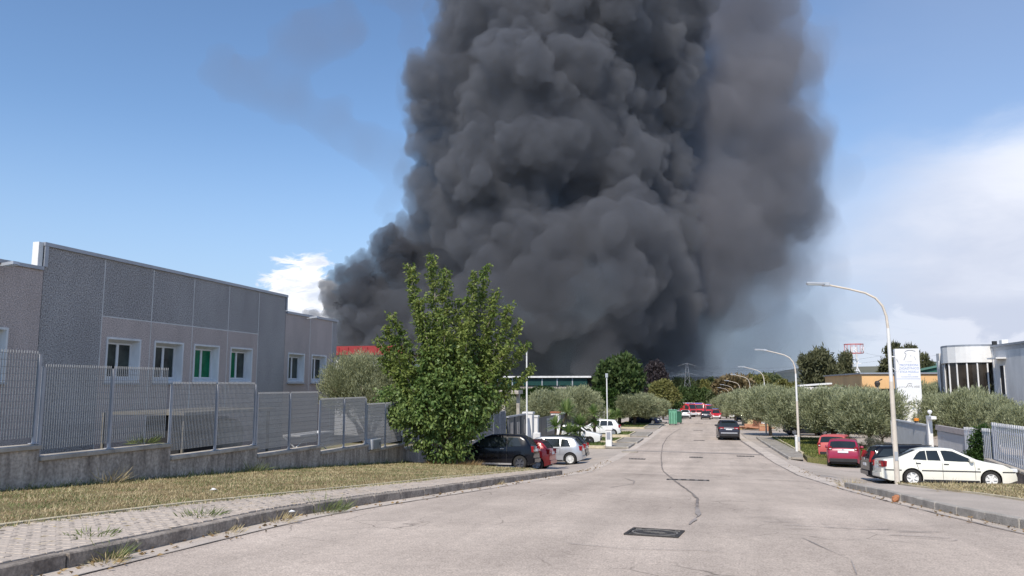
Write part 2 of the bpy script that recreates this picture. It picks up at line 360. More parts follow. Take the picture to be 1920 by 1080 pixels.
def sheet(name, poly, dz, m, step=2.0, thick=0, parent=None, kind='structure', xcuts=()):
    zf = dz if callable(dz) else (lambda X, Y: dz)
    bm = bmesh.new(); vs = [bm.verts.new((x, y, 0)) for x, y in poly]; bm.faces.new(vs)
    y0 = min(p[1] for p in poly); y1 = max(p[1] for p in poly)
    cuts = set(k for k in PY if y0 < k < y1); 
    if step:
        k = math.ceil(y0/step)*step
        while k < y1: cuts.add(k); k += step
    for c in sorted(cuts):
        bmesh.ops.bisect_plane(bm, geom=bm.verts[:]+bm.edges[:]+bm.faces[:], dist=1e-5, plane_co=(0, c, 0), plane_no=(0, 1, 0))
    for c in xcuts: bmesh.ops.bisect_plane(bm, geom=bm.verts[:]+bm.edges[:]+bm.faces[:], dist=1e-5, plane_co=(c, 0, 0), plane_no=(1, 0, 0))
    bmesh.ops.triangulate(bm, faces=bm.faces[:])
    if thick:
        r = bmesh.ops.extrude_face_region(bm, geom=bm.faces[:]); top = [v for v in r['geom'] if isinstance(v, bmesh.types.BMVert)]
        ts = set(top)
        for v in bm.verts: v.co.z = G(v.co.y)+zf(v.co.x, v.co.y)-(0 if v in ts else thick)
    else:
        for v in bm.verts: v.co.z = G(v.co.y)+zf(v.co.x, v.co.y)
    bmesh.ops.recalc_face_normals(bm, faces=bm.faces)
    if not thick:
        for f in bm.faces:
            f.normal_update()
            if f.normal.z < 0: f.normal_flip()
    me = bpy.data.meshes.new(name); bm.to_mesh(me); bm.free(); me.materials.append(m)
    o = bpy.data.objects.new(name, me); COL.objects.link(o); o.parent = parent
    if kind: o['kind'] = kind
    return o
def ribbon(name, xa, xb, y0, y1, dz, m, step=1.0, **k):
    ys = [y0+(y1-y0)*i/max(1, int((y1-y0)/step)) for i in range(int((y1-y0)/step)+1)]
    return sheet(name, [(xa(y), y) for y in ys]+[(xb(y), y) for y in reversed(ys)], dz, m, step=0, **k)
C_ = lambda c: (lambda y: c)

# road material: pale worn asphalt with stones, stains, fine crazing and darker wheel tracks
def road_mat():
    m = bpy.data.materials.new('pale_worn_asphalt'); m.use_nodes = True; t = m.node_tree; n = t.nodes; l = t.links
    p = n['Principled BSDF']; p.inputs['Roughness'].default_value = .88; p.inputs['Specular IOR Level'].default_value = .25
    co = n.new('ShaderNodeTexCoord').outputs['Object']
    def noise(sc, det=5, vec=None, ro=.6, dist=0):
        x = n.new('ShaderNodeTexNoise'); x.inputs['Scale'].default_value = sc; x.inputs['Detail'].default_value = det; x.inputs['Roughness'].default_value = ro; x.inputs['Distortion'].default_value = dist
        l.new(vec or co, x.inputs['Vector']); return x.outputs[0]
    def rng(v, a, b, c, d, sm=False):
        x = n.new('ShaderNodeMapRange'); x.inputs[1].default_value = a; x.inputs[2].default_value = b; x.inputs[3].default_value = c; x.inputs[4].default_value = d
        if sm: x.interpolation_type = 'SMOOTHSTEP'
        l.new(v, x.inputs[0]); return x.outputs[0]
    def mul(a, b):
        x = n.new('ShaderNodeMix'); x.data_type = 'RGBA'; x.blend_type = 'MULTIPLY'; x.inputs[0].default_value = 1
        l.new(a, x.inputs[6]); l.new(b, x.inputs[7]); return x.outputs[2]
    def mth(op, a, b):
        x = n.new('ShaderNodeMath'); x.operation = op
        for i, v in enumerate((a, b)):
            if hasattr(v, 'is_linked'): l.new(v, x.inputs[i])
            else: x.inputs[i].default_value = v
        return x.outputs[0]
    base = n.new('ShaderNodeMix'); base.data_type = 'RGBA'; base.inputs[6].default_value = (.44,.368,.31,1); base.inputs[7].default_value = (.56,.472,.398,1)
    l.new(rng(noise(.35, 7, None, .65), .36, .64, 0, 1), base.inputs[0]); out = base.outputs[2]
    out = mul(out, rng(noise(48, 2), .3, .7, .66, 1.28))
    out = mul(out, rng(noise(9, 4), .3, .7, .90, 1.08))
    mp = n.new('ShaderNodeMapping'); mp.inputs['Scale'].default_value = (1, .05, 1); l.new(co, mp.inputs[0])
    out = mul(out, rng(noise(1.1, 5, mp.outputs[0]), .33, .68, .85, 1.08))
    # crazing: cell edges, only inside patches
    vo = n.new('ShaderNodeTexVoronoi'); vo.feature = 'DISTANCE_TO_EDGE'; vo.inputs['Scale'].default_value = 1.1
    wv = n.new('ShaderNodeMix'); wv.data_type = 'VECTOR'; wv.inputs[0].default_value = .12; l.new(co, wv.inputs[4])
    nn = n.new('ShaderNodeTexNoise'); nn.inputs['Scale'].default_value = 2.5; l.new(co, nn.inputs['Vector']); l.new(nn.outputs[1], wv.inputs[5]); l.new(wv.outputs[1], vo.inputs['Vector'])
    line = rng(vo.outputs[0], .0, .016, 1, 0)
    msk = rng(noise(.22, 3), .50, .60, 0, 1, True)
    out = mul(out, rng(mth('MULTIPLY', line, msk), 0, 1, 1, .45))
    # small dark stones and spots
    v2 = n.new('ShaderNodeTexVoronoi'); v2.inputs['Scale'].default_value = 4.0; l.new(co, v2.inputs['Vector'])
    out = mul(out, rng(mth('MULTIPLY', rng(v2.outputs[0], .05, .09, 1, 0), rng(noise(.6, 2), .52, .56, 0, 1)), 0, 1, 1, .5))
    l.new(out, p.inputs['Base Color'])
    bp = n.new('ShaderNodeBump'); bp.inputs['Strength'].default_value = .5; bp.inputs['Distance'].default_value = .012; l.new(noise(60, 2), bp.inputs['Height']); l.new(bp.outputs[0], p.inputs['Normal'])
    return m
M['road'] = road_mat()
M['forecourt'] = mat('forecourt_concrete', (.43,.37,.315), .9, var=.15, scale=.5, fine=.18, fscale=40, bump=.3)
M['gutter'] = mat('gutter_concrete', (.52,.45,.385), .9, var=.16, scale=.8, fine=.15, fscale=40, bump=.3)
M['tar'] = mat('tar_seam', (.22,.188,.168), .8, var=.3, scale=3, fine=.3)
M['patch'] = mat('road_patch', (.30,.262,.238), .9, var=.2, scale=1.5, fine=.2)
M['soil'] = mat('dry_ground', (.17,.14,.08), .95, col2=(.11,.11,.05), c2amt=1, scale=.6, fine=.3, fscale=20)
M['straw_soil'] = mat('straw_ground', (.28,.20,.10), .95, col2=(.17,.135,.06), c2amt=1, scale=1.6, fine=.45, fscale=25, bump=.5)

yk = [-40]+[y for y in PY if y > -20]+[3000, 9000]; xk = [-4000,-600,-120,-40,0,40,120,600,4000]
tv = [(x, y, G(y)-.32-.25*max(0, abs(x)/600-.2)) for y in sorted(set(yk+[-20])) for x in xk]; nx = len(xk)
tf = [(j*nx+i, j*nx+i+1, (j+1)*nx+i+1, (j+1)*nx+i) for j in range(len(tv)//nx-1) for i in range(nx-1)]
tm = MB().add(tv, tf).build('ground', M['soil'], kind='structure')

def ss(t): t = max(0, min(1, t)); return t*t*(3-2*t)
def DIP(x, y):                               # the parking bays lie a little lower than the street
    if x > 0: return -.006-.24*ss((x-4.6)/2.6)*ss((y-24.8)/2.5)*ss((54-y)/5)
    return -.006-.22*ss((-4.9-x)/2.0)*ss((y-34)/2.5)*ss((55-y)/4)
ribbon('road', TB(XL), TB(XG), -12, 320, .004, M['road'], step=2)
ribbon('gutter', TB(XG), lambda y: (lerp_tab(y, XK) if y < 25 else lerp_tab(y, XG)+.75), -12, 200, .000, M['gutter'])
sheet('forecourt', [(-4.7,28),(-4.8,60),(-4.4,110),(-4.5,200),(-14,200),(-14,34),(-12.3,33.2)], DIP, M['forecourt'], step=1, xcuts=(-5.2,-6,-7,-8))
sheet('forecourt', [(4.45,24.8),(6,25.6),(9.5,26.9),(15,27.6),(22,28),(22,90),(9,130),(4,200),(4.0,60),(4.5,46)], DIP, M['forecourt'], step=1, xcuts=(5,6,7,8))
lg = ribbon('gutter', lambda y: lerp_tab(y, XL)-.02, lambda y: lerp_tab(y, XL)+.55, 29, 200, .010, M['gutter'])
ribbon('gutter', lambda y: lerp_tab(y, XL)-.02, lambda y: lerp_tab(y, XL)+.38, -12, 29, .010, M['gutter'])

def seam(name, pts, w, m, dz=.016, jit=.35, seed=1, kind='structure'):
    r = random.Random(seed); P = []
    for (a, b) in zip(pts, pts[1:]):
        n = max(1, int((Vector(b)-Vector(a)).length/.35))
        P += [Vector(a).lerp(Vector(b), i/n) for i in range(n)]
    P.append(Vector(pts[-1])); L = []; Rr = []
    for i, p in enumerate(P):
        t = (P[min(i+1, len(P)-1)]-P[max(i-1, 0)]).normalized(); q = Vector((-t.y, t.x)); ww = w*(1+jit*r.uniform(-1, 1))/2; off = q*r.uniform(-1, 1)*w*.25
        L.append(p+off+q*ww); Rr.append(p+off-q*ww)
    return MB().add([(v.x, v.y, G(v.y)+dz) for v in L+Rr], [(i, i+1, len(P)+i+1, len(P)+i) for i in range(len(P)-1)]).build(name, m, kind=kind)
seam('road_seam', [(-.10,15.5),(-.1,17.8),(-.35,20.5),(-.72,24.5),(-1.2,30),(-1.7,36),(-2.3,47.7),(-2.75,60),(-2.9,72),(-2.7,80),(-2.2,92)], .055, M['tar'], seed=2)
seam('road_seam', [(-.2,12.6),(-.07,14),(-.1,15.5)], .06, M['patch'], seed=3, jit=.9)
seam('road_seam', [(lerp_tab(y, XG)+.02*sin(y*3), y) for y in [4,7,10,12,14,16,18,20,23,26,30,34,38,42,46,50]], .05, M['tar'], seed=4)
seam('road_seam', [(lerp_tab(y, XG), y) for y in [50,56,62,68,74,78]], .16, M['tar'], seed=9)
seam('road_seam', [(lerp_tab(y, XL)+.38+.02*sin(y*2), y) for y in [3,6,8,10,12,14,17,20]], .022, M['tar'], seed=5)
seam('road_seam', [(-5.0,52.4),(-1,52.0),(3.6,50.9)], .62, M['patch'], seed=6, jit=.1)
seam('road_seam', [(-4.8,31.4),(-1,30.0),(3.2,27.9)], .07, M['tar'], seed=7)
seam('road_seam', [(-2.5,26.5),(-2.0,24.5),(-1.9,22.8),(-2.3,20.6)], .035, M['patch'], seed=8)
for k, (x, y, w) in enumerate([(-.3,10.0,.010)]):
    seam('road_crack', [(x-1.4,y+.1),(x-.6,y-.12),(x+.2,y+.05),(x+1.0,y-.05)], w, M['patch'], seed=20+k, jit=.9)
seam('road_crack', [(1.55,9.0),(1.65,9.9),(1.45,10.8),(1.3,11.6)], .010, M['patch'], seed=27, jit=.9)
# crazed band running from the cover to the right
for k in range(26):
    rr = random.Random(100+k); x = rr.uniform(.6, 3.0); y = 13.8+(x-.6)*-.55+rr.gauss(0, .35)
    seam('road_crack', [(x,y),(x+rr.uniform(.15,.4),y+rr.uniform(-.12,.12)),(x+rr.uniform(.4,.7),y+rr.uniform(-.2,.2))],   .016, M['patch'], seed=200+k, jit=.9)

# kerbs: one stone after another
def kerb(xf, y0, y1, side, w=.15, h=.16, step=1.0, seed=3, m='kerb'):
    r = random.Random(seed)
    bed = ribbon('kerb', lambda y: xf(y)+side*(w+.02), lambda y: xf(y)+side*.02, y0, y1, .05, M['joint'])
    y = y0
    while y < y1-.05:
        y2 = min(y+step, y1); g = .008; dz = r.uniform(-.008, .008); dx = r.uniform(-.008, .008)
        a, b = y+g, y2-g; xa, xb = xf(a)+dx, xf(b)+dx
        V = [(xa,a),(xa+side*w,a),(xb+side*w,b),(xb,b)]
        MB().prism(V, lambda X, Y: G(Y)-.1, lambda X, Y: G(Y)+h+dz)  .build('kerb_stone', M[m], bed, bevel=.014)
        y = y2
    return bed
kerb(TB(XL), -1, 28, -1, m='kerb_dark')
kerb(TB(XK), 2, 24.6, 1, h=.15, seed=4)

# left pavement of small concrete blocks
KW = lambda y: lerp_tab(y, XL)-.15
EDX = TB(XE)
walk = ribbon('pavement', EDX, KW, -1, 28, .135, M['joint'], thick=.12)
rp = random.Random(9); cand = []; halves = []
y = 4.5; row = 0
while y < 27.8:
    L, Wd = .20, .10
    x = KW(y)-.006
    if row % 2: halves.append((x-.047, y, rp.uniform(-.005, .005), 0)); x -= .1
    while x-L > EDX(y)+.02:
        cand.append((x-L/2, y, rp.uniform(-.005, .005), rp.gauss(0, .012))); x -= L+.006
    y += Wd+.006; row += 1
cand.sort(key=lambda c: c[0]**2+c[1]**2)
near = [c for c in cand if c[1] > 5.9 or c[0] < -7.4]
vis = [c for c in near if c[1]*.5 > -c[0]-3.2 or True]
def inframe(c):
    q = Vector((c[0], c[1], G(c[1])))-EYE; d = q.dot(FW); return 960+FPX*q.dot(RT)/d > -20 and 540-FPX*q.dot(UPV)/d < 1100
vis = [c for c in cand if inframe(c)]
pv = MB().box((0,0,-.02), (.2,.1,.06)).build('paver', M['paver'], walk, bevel=.004)
pme = pv.data; COL.objects.unlink(pv); bpy.data.objects.remove(pv)
for c in vis[:300]:
    o = bpy.data.objects.new('paver', pme); COL.objects.link(o); o.parent = walk
    o.location = (c[0], c[1], G(c[1])+.165+c[2]); o.rotation_euler = (atan((G(c[1]+.1)-G(c[1]-.1))/.2), c[3]*.6, c[3])
pf = MB()
for c in vis[300:]: pf.box((c[0], c[1], G(c[1])+.145+c[2]), (.2,.1,.06), rz=c[3], rx=atan((G(c[1]+.1)-G(c[1]-.1))/.2), ry=c[3]*.6)
for c in halves: pf.box((c[0], c[1], G(c[1])+.145+c[2]), (.095,.1,.06), rx=atan((G(c[1]+.1)-G(c[1]-.1))/.2))
pf.build('paver_field', M['paver'], walk, kind='stuff')
ribbon('pavement_edging', lambda y: EDX(y)-.11, lambda y: EDX(y)+.02*sin(y*1.7), 2, 28.5, .19, M['kerb_edging'], thick=.15)
sheet('verge', [(EDX(-1)-.11,-1)]+[(EDX(y)-.11, y) for y in range(0, 29)]+[(-6.1,28.9),(-12.55,33.6),(-12.55,-1)], .165, M['straw_soil'], thick=.14)

# right pavement and verge
walkR = ribbon('pavement', lambda y: lerp_tab(y, XK)+.15, TB(XER), 2, 24.6, .13, M['forecourt'], thick=.11)
ribbon('pavement_edging', lambda y: lerp_tab(y, XER), lambda y: lerp_tab(y, XER)+.11, 2, 24.2, .17, M['kerb_edging'], thick=.15)
sheet('verge', [(lerp_tab(y, XER)+.11, y) for y in range(2, 25)]+[(5.6,25.2),(9.2,26.9),(14,27.4),(14,2)], .15, M['straw_soil'], thick=.14)

# raised pavement blocks between the entrances
def island(poly_pave, poly_grass, seed):
    sheet('pavement', poly_pave, .13, M['concrete'], thick=.12)
    for a, b in zip(poly_pave, poly_pave[1:]+poly_pave[:1]): pass
    return sheet('verge', poly_grass, .135, M['lawn_soil'], thick=.4)
M['lawn_soil'] = mat('lawn_ground', (.10,.12,.035), .95, col2=(.20,.17,.07), c2amt=1, scale=1.3, fine=.4, fscale=20)
def edging(pts, w=.16, z=.19):
    for a, b in zip(pts, pts[1:]):
        d = Vector((b[0]-a[0], b[1]-a[1])); q = Vector((-d.y, d.x)).normalized()*w/2
        sheet('pavement_edging', [(a[0]+q.x,a[1]+q.y),(b[0]+q.x,b[1]+q.y),(b[0]-q.x,b[1]-q.y),(a[0]-q.x,a[1]-q.y)], z, M['kerb_edging'], thick=.2)
ISL = [(-4.8,54.4,59.6),(-4.72,61.2,67.9),(-4.62,72.2,80.0),(-4.55,90.5,114)]
for x, a, b in ISL:
    island([(x-.15,a),(x-.15,b),(x-1.6,b),(x-1.6,a)], [(x-1.8,a+.2),(x-1.8,b-.2),(x-5.8,b-.2),(x-5.8,a+.2)], 1)
    edging([(x-5.8,a+.1),(x-1.7,a+.1),(x-1.7,b-.1),(x-5.8,b-.1)])
    kerb(C_(x), a, b, -1, h=.15, seed=int(a))
# island by the second lamp on the right
sheet('pavement', [(5.0,47.2),(4.95,73),(6.3,73),(6.0,50.5),(5.6,47.0)], .13, M['concrete'], thick=.12)
kerb(C_(4.82), 47, 73, 1, h=.15, seed=77)
sheet('verge', [(5.8,46.8),(6.15,52),(6.45,73),(12,74),(11.6,47.8),(8.0,46.6)], .135, M['lawn_soil'], thick=.4)
edging([(6.08,51),(6.4,73)])

# iron covers in the road
def on_road(x, y, dz=.02): return (x, y, G(y)+dz)
mh = thing('manhole_cover', on_road(-.66, 11.4, .008), 'square cast iron manhole cover with ringed lid in the pale road', 'manhole cover')
sl = atan((G(12)-G(10.8))/1.2); mh.rotation_euler = (sl, 0, radians(-6))
b = MB()
for sx, sy, dx, dy in ((0,-.42,.88,.05),(0,.42,.88,.05),(-.42,0,.05,.79),(.42,0,.05,.79)): b.box((sx,sy,-.005), (dx,dy,.03))
b.build('frame', M['iron'], mh, local=True)
mh.scale = (.84,.84,1); MB().box((0,0,-.012), (.8,.8,.02)).build('base_plate', M['iron'], mh, local=True)
for r1, r2, nm in ((.385,.355,'ring'),(.33,.325,'ring')):
    MB().lathe([(r2,-.001),(r2,.008),(r1,.008),(r1,-.001)], n=40).build(nm, M['iron_worn'], mh, local=True)
lid = MB().lathe([(0,.004),(.31,.004),(.31,-.004)], n=40).build('lid', M['iron'], mh, local=True)
for k in range(7):
    MB().box((-.15+.05*k, 0, .006), (.012, .36-abs(k-3)*.06, .008), rz=.7).build('tread_bar', M['iron_worn'], lid, local=True)
for sx in (-1,1):
    for sy in (-1,1):
        MB().box((sx*.33,sy*.36,.0), (.09,.018,.012)).box((sx*.365,sy*.325,.0), (.018,.06,.012)).build('corner_bracket', M['iron_worn'], mh, local=True)
for x, y, w, d, lab in [(-.27,46.96,.75,.55,'small dark drain cover in mid road near the tar seam'),(2.59,48.9,1.0,.5,'wide drain grating by the right gutter'),(-3.46,44.5,.9,.5,'drain grating set in the left gutter'),
        (-.43,26.28,1.35,.34,'long thin iron slot cover across the mid road'),(-.1,68,.9,.5,'thin dark cover beyond the tar band in mid road'),(-.2,88,1.0,.6,'small cover far down the road ahead of the dark car'),(-.1,111,1.0,.7,'farthest small cover in the road before the white car'),(-4.3,51.0,.75,.7,'drain cover by the first raised pavement block')]:
    t = thing('drain_cover', on_road(x, y, .012), lab, 'drain cover', 'iron drain covers in the road')
    MB().box((0,0,.004), (w,d,.016)).build('frame', M['iron'], t, local=True)
    for k in range(5): MB().box((-w*.4+k*w*.2,0,.014), (w*.07,d*.8,.008)).build('bar', M['iron_worn'], t, local=True)
# ------------------------------------------------------------------ boundary wall with coping, and the grating fence on it
WX = -12.6
SEG = [(4.95,8.9,.78),(8.9,12.86,.51),(12.86,16.78,.26),(16.78,20.66,-.08),(20.66,24.6,-.37),(24.6,28.52,-.61),(28.52,32.4,-.88),(32.4,36.3,-1.10),(36.3,40.2,-1.34),(40.2,44.1,-1.52),(44.1,48.0,-1.74),(48.0,51.2,-1.84)]
bw = thing('boundary_wall', (WX-.15, 20, -1), 'stained concrete boundary wall stepping down behind the dry verge', 'wall')
for a, b, z in SEG:
    MB().prism([(WX-.3,a+.004),(WX,a+.004),(WX,b-.004),(WX-.3,b-.004)], lambda x, y: G(y)-.2, lambda x, y: z-.09-.02*(y-a)/4).build('wall_segment', M['wall_concrete'], bw)
    for c, d in ((a, (a+b)/2), ((a+b)/2, b)):
        MB().prism([(WX-.36,c+.004),(WX+.05,c+.004),(WX+.05,d-.004),(WX-.36,d-.004)], lambda x, y: z-.088-.02*(y-a)/4, lambda x, y: z-.02*(y-a)/4).build('coping_stone', M['coping'], bw, bevel=.01)
ff = thing('metal_fence', (WX-.12, 20, 0), 'tall galvanised steel grating fence standing on the stepped concrete wall', 'fence')
FX = WX-.12
bar = MB().box((0,0,.845), (.022,.005,1.69)).build('bar', M['galv'], ff, local=True)
bme = bar.data; COL.objects.unlink(bar); bpy.data.objects.remove(bar)
posts = {}
for si, (a, b, z) in enumerate(SEG):
    mid = (a+b)/2
    for yy in (a+.06, mid) + ((b-.06,) if si in (1, 3, 5) or si == len(SEG)-1 else ()):
        MB().box((FX+.02, yy, z+.86), (.05,.06,1.76)).box((FX+.02, yy, z+1.745), (.06,.07,.012)).box((FX+.02, yy, z+.006), (.16,.12,.016)).build('post', M['post'], ff)
    for c, d in ((a+.13, mid-.06), (mid+.06, b-.1)):
        m = MB(); zb = z+.12
        for k in range(13): m.tube([(FX+.004, c, zb+.05+k*.132), (FX+.004, d, zb+.05+k*.132)], .0045, n=5)
        pn = m.build('grating_panel', M['galv'], ff)
        n = 30; pitch = (d-c)/(n-1)
        solo = 10.8 < c < 30.2
        mm = MB()
        for k in range(n):
            if solo:
                o = bpy.data.objects.new('bar', bme); COL.objects.link(o); o.parent = pn; o.location = Vector((FX, c+k*pitch, zb))-ff.location
            else: mm.box((FX, c+k*pitch, zb+.845), (.022,.005,1.69))
        if not solo: mm.build('bar', M['galv'], ff, kind='stuff')

# ------------------------------------------------------------------ the long factory building
BX = -20.0
fb = thing('factory_building', (BX-6, 26, -1), 'long low factory with grey pebble-dash parapet and white framed windows', 'building')
ZLO, ZHI, ZD, ZB = 5.22, 6.02, 4.02, -1.6
def wall_panel(y0, y1, z0, z1, m, hole=None, x=BX, t=.22):
    b = MB(); y0 += .012; y1 -= .012
    if not hole: b.span((x-t,y0,z0), (x,y1,z1))
    else:
        h0, h1, g0, g1 = hole
        b.span((x-t,y0,z0), (x,h0,z1)); b.span((x-t,h1,z0), (x,y1,z1)); b.span((x-t,h0,z0), (x,h1,g0)); b.span((x-t,h0,g1), (x,h1,z1))
    return b.build('wall_panel', m, fb)
def window(y0, y1, z0, z1, green=(), label=None, warm=False):
    # splayed white surround, frame set deep, two panes
    t = .27; fr = MB()
    for a in (0,):
        Y0, Y1, Z0, Z1 = y0, y1, z0, z1; i = .10
        O_ = [(BX+.03,Y0,Z0),(BX+.03,Y1,Z0),(BX+.03,Y1,Z1),(BX+.03,Y0,Z1)]; I_ = [(BX-t,Y0+i,Z0+.10),(BX-t,Y1-i,Z0+.10),(BX-t,Y1-i,Z1-i),(BX-t,Y0+i,Z1-i)]
        B_ = [(BX-t-.05,y,z) for _, y, z in O_]; W_ = [(BX+.03,Y0-.07,Z0-.07),(BX+.03,Y1+.07,Z0-.07),(BX+.03,Y1+.07,Z1+.07),(BX+.03,Y0-.07,Z1+.07)]; E_ = [(BX-.01,y,z) for _, y, z in W_]
        fr.add(O_+I_+W_+E_, [(0,1,5,4),(1,2,6,5),(2,3,7,6),(3,0,4,7),(8,9,1,0),(9,10,2,1),(10,11,3,2),(11,8,0,3),(8,12,13,9),(9,13,14,10),(10,14,15,11),(11,15,12,8)])
    w = fr.build('window', M['white_dirty'], fb)
    a, b, c, d = y0+.10, y1-.10, z0+.10, z1-.10; ym = (a+b)/2; f = MB(); x = BX-t
    for s in ((a,a+.06,c,d),(b-.06,b,c,d),(ym-.06,ym+.06,c,d),(a+.06,ym-.06,c,c+.06),(ym+.06,b-.06,c,c+.06),(a+.06,ym-.06,d-.06,d),(ym+.06,b-.06,d-.06,d)):
        f.span((x-.05,s[0],s[2]), (x+.02,s[1],s[3]))
    f.build('frame', M['window_frame'], w)
    for k, (p, q) in enumerate(((a+.06,ym-.06),(ym+.06,b-.06))):
        mm = M['glass_green'] if k in green else (M['glass'])
        MB().span((x-.025,p,c+.06), (x-.015,q,d-.06)).build('pane', mm, w)
    MB().span((BX-.02,y0-.1,z0-.13), (BX+.09,y1+.1,z0-.075)).build('sill', M['flashing'], w)
    return w
WIN = [(17.25,18.85,1.80,3.28,()),(22.97,24.55,1.80,3.25,()),(25.42,27.0,1.80,3.25,()),(27.8,29.4,1.82,3.25,(0,1)),(30.34,31.95,1.82,3.25,(0,)),(35.3,36.85,1.84,3.2,()),(37.75,39.3,1.84,3.2,())]
def hole_for(y0, y1):
    for w in WIN:
        if y0 < w[0] and w[1] < y1+.2: return (w[0], w[1], w[2], w[3])
J = [20.05,22.63,25.12,27.58,30.04,32.44,34.88]
for a, b in ((9.8,12.4),(12.4,14.9),(14.9,17.1),(17.1,20.05)): wall_panel(a, b, ZB, ZLO+.02, M['pebble_pink'], hole_for(a, b))
wall_panel(J[0], J[1], ZB, ZHI, M['pebble_grey']); wall_panel(J[5], J[6], ZB, ZHI, M['pebble_grey'])
for a, b in zip(J[1:5], J[2:6]):
    wall_panel(a, b, ZB, ZD-.012, M['pebble_pink'], hole_for(a, b)); wall_panel(a, b, ZD+.012, ZHI, M['pebble_grey'])
for a, b in ((34.88,37.45),(37.45,40.0)): wall_panel(a, b, ZB, ZLO, M['pebble_pink'], hole_for(a, b))
wall_panel(40.0, 40.6, ZB, ZLO, M['pebble_grey'])
jt = mat('joint_sealant', (.66,.64,.62), .9)
for yj, zt_ in [(12.4,ZLO),(14.9,ZLO),(17.1,ZLO)]+[(q, ZHI) for q in J[1:6]]+[(37.45,ZLO),(40.0,ZLO)]: MB().span((BX-.2,yj-.02,ZB), (BX+.003,yj+.02,zt_-.02)).build('panel_joint', jt, fb)
for a, b in zip(J[1:5], J[2:6]): MB().span((BX-.2,a+.025,ZD-.02), (BX+.003,b-.025,ZD+.02)).build('panel_joint', jt, fb)
for w in WIN: window(*w)
dk = MB().span((BX-1.6,9.9,ZB), (BX-1.5,40.4,5.0)).build('interior', M['dark'], fb)
# body, roofs, parapet trims
MB().span((BX-30,9.8,ZB), (BX-2.0,20.04,ZLO)).span((BX-30,20.06,ZB), (BX-2.0,34.86,ZLO-.1)).span((BX-30,34.9,ZB), (BX-2.0,40.55,ZLO)).build('rear_wall', M['pebble_grey'], fb)
MB().span((BX-2.0,9.8,ZLO-.35), (BX-.2,20.03,ZLO-.25)).span((BX-2.0,20.05,ZLO-.3), (BX-.2,34.87,ZLO-.15)).span((BX-2.0,34.9,ZLO-.35), (BX-.2,40.5,ZLO-.25)).build('roof', M['flashing'], fb)
MB().span((BX-8,40.42,ZB), (BX-.23,40.6,ZLO)).build('end_wall', M['pebble_grey'], fb)
MB().span((BX-.42,9.8,ZLO+.021), (BX+.06,20.0,ZLO+.13)).build('coping', M['flashing'], fb)
MB().span((BX-.26,19.98,ZHI+.001), (BX+.06,34.98,ZHI+.12)).build('coping', M['flashing'], fb)
MB().span((BX-.42,34.99,ZLO+.001), (BX+.06,40.68,ZLO+.12)).build('coping', M['flashing'], fb)
MB().span((BX+.012,20.0,ZLO+.14), (BX+.05,20.14,ZHI)).span((BX+.012,34.84,ZLO+.13), (BX+.05,34.96,ZHI)).build('corner_trim', M['flashing'], fb)
MB().span((BX-.24,19.80,ZLO+.14), (BX-.01,19.975,ZHI+.10)).build('parapet_return', M['white_paint'], fb)
for y in (18.35, 36.9):
    b = MB().tube([(BX,y,ZLO-.12),(BX+.35,y,ZLO-.05)], .025, n=6).box((BX+.5,y,ZLO-.05), (.42,.22,.09), ry=-.12)
    l_ = b.build('floodlight', M['lamp_head'], fb)
    MB().box((BX+.52,y,ZLO-.105), (.30,.17,.02), ry=-.12).build('lens', M['clear_lens'], l_)

# canopy and containers glimpsed behind the fence
M['canopy_felt'] = mat('canopy_felt', (.17,.155,.13), .9, var=.2)
cn = thing('canopy', (-16.5, 21.5, -.9), 'flat dull beige canopy roof on posts behind the grating fence', 'canopy')
MB().box((-16.2,22.9,.80), (2.6,5.2,.08)).build('roof', M['canopy_felt'], cn)
MB().box((-14.88,22.9,.79), (.04,5.2,.10)).build('fascia', M['canopy_felt'], cn)
for x in (-15.0,-17.8):
    for y in (20.5,25.2): MB().box((x,y,-.12), (.07,.07,1.86)).build('post', M['canopy_felt'], cn)
ct = thing('equipment_cabinet', (-15.9, 21.7, -.6), 'tall black cabinet under the canopy behind the fence', 'cabinet')
MB().box((-15.9,21.7,-.15), (1.2,1.9,1.7)).build('body', M['black_plastic'], ct, bevel=.02)
for y in (21.25,22.15): MB().box((-15.28,y,-.15), (.03,.86,1.6)).build('door', M['dark'], ct)
MB().box((-15.25,21.72,-.1), (.03,.05,.2)).build('handle', M['galv'], ct)
tk = thing('storage_tank', (-16.0, 23.4, -1), 'pale plastic tank standing under the canopy behind the fence', 'tank')
MB().lathe([(0,-1),(.62,-1),(.66,-.9),(.66,.2),(.5,.45),(.2,.5),(0,.5)], c=(-16.0,24.0,0)).build('body', M['coping'], tk, smooth=40)
MB().lathe([(0,.5),(.18,.5),(.18,.58),(0,.58)], c=(-16.0,24.0,0)).build('lid', M['black_plastic'], tk)
# white trestle frames leaning behind the lower fence
tr = thing('trestle_table', (-14.0, 26.4, -1), 'white metal trestle table behind the lower fence panels', 'table')
MB().box((-14.0,26.4,-.12), (.7,2.6,.05)).build('table_top', M['white_dirty'], tr)
for y in (25.4,27.4):
    for s in (-1,1): MB().tube([(-14.0-s*.3,y-s*.45,-1.1),(-14.0+s*.25,y+s*.4,-.15)], .025, n=6).build('leg', M['white_dirty'], tr)
cb = thing('meter_box', (WX+.02, 28.95, -.8), 'dark grey metal box fixed on top of the boundary wall', 'box')
MB().box((WX+.0,28.95,-.66), (.36,.9,.40)).build('body', M['lamp_head'], cb, bevel=.02); MB().box((WX+.19,28.95,-.66), (.02,.8,.32)).build('door', M['flashing'], cb)
MB().box((WX+.205,29.2,-.66), (.02,.04,.1)).build('handle', M['black_plastic'], cb)

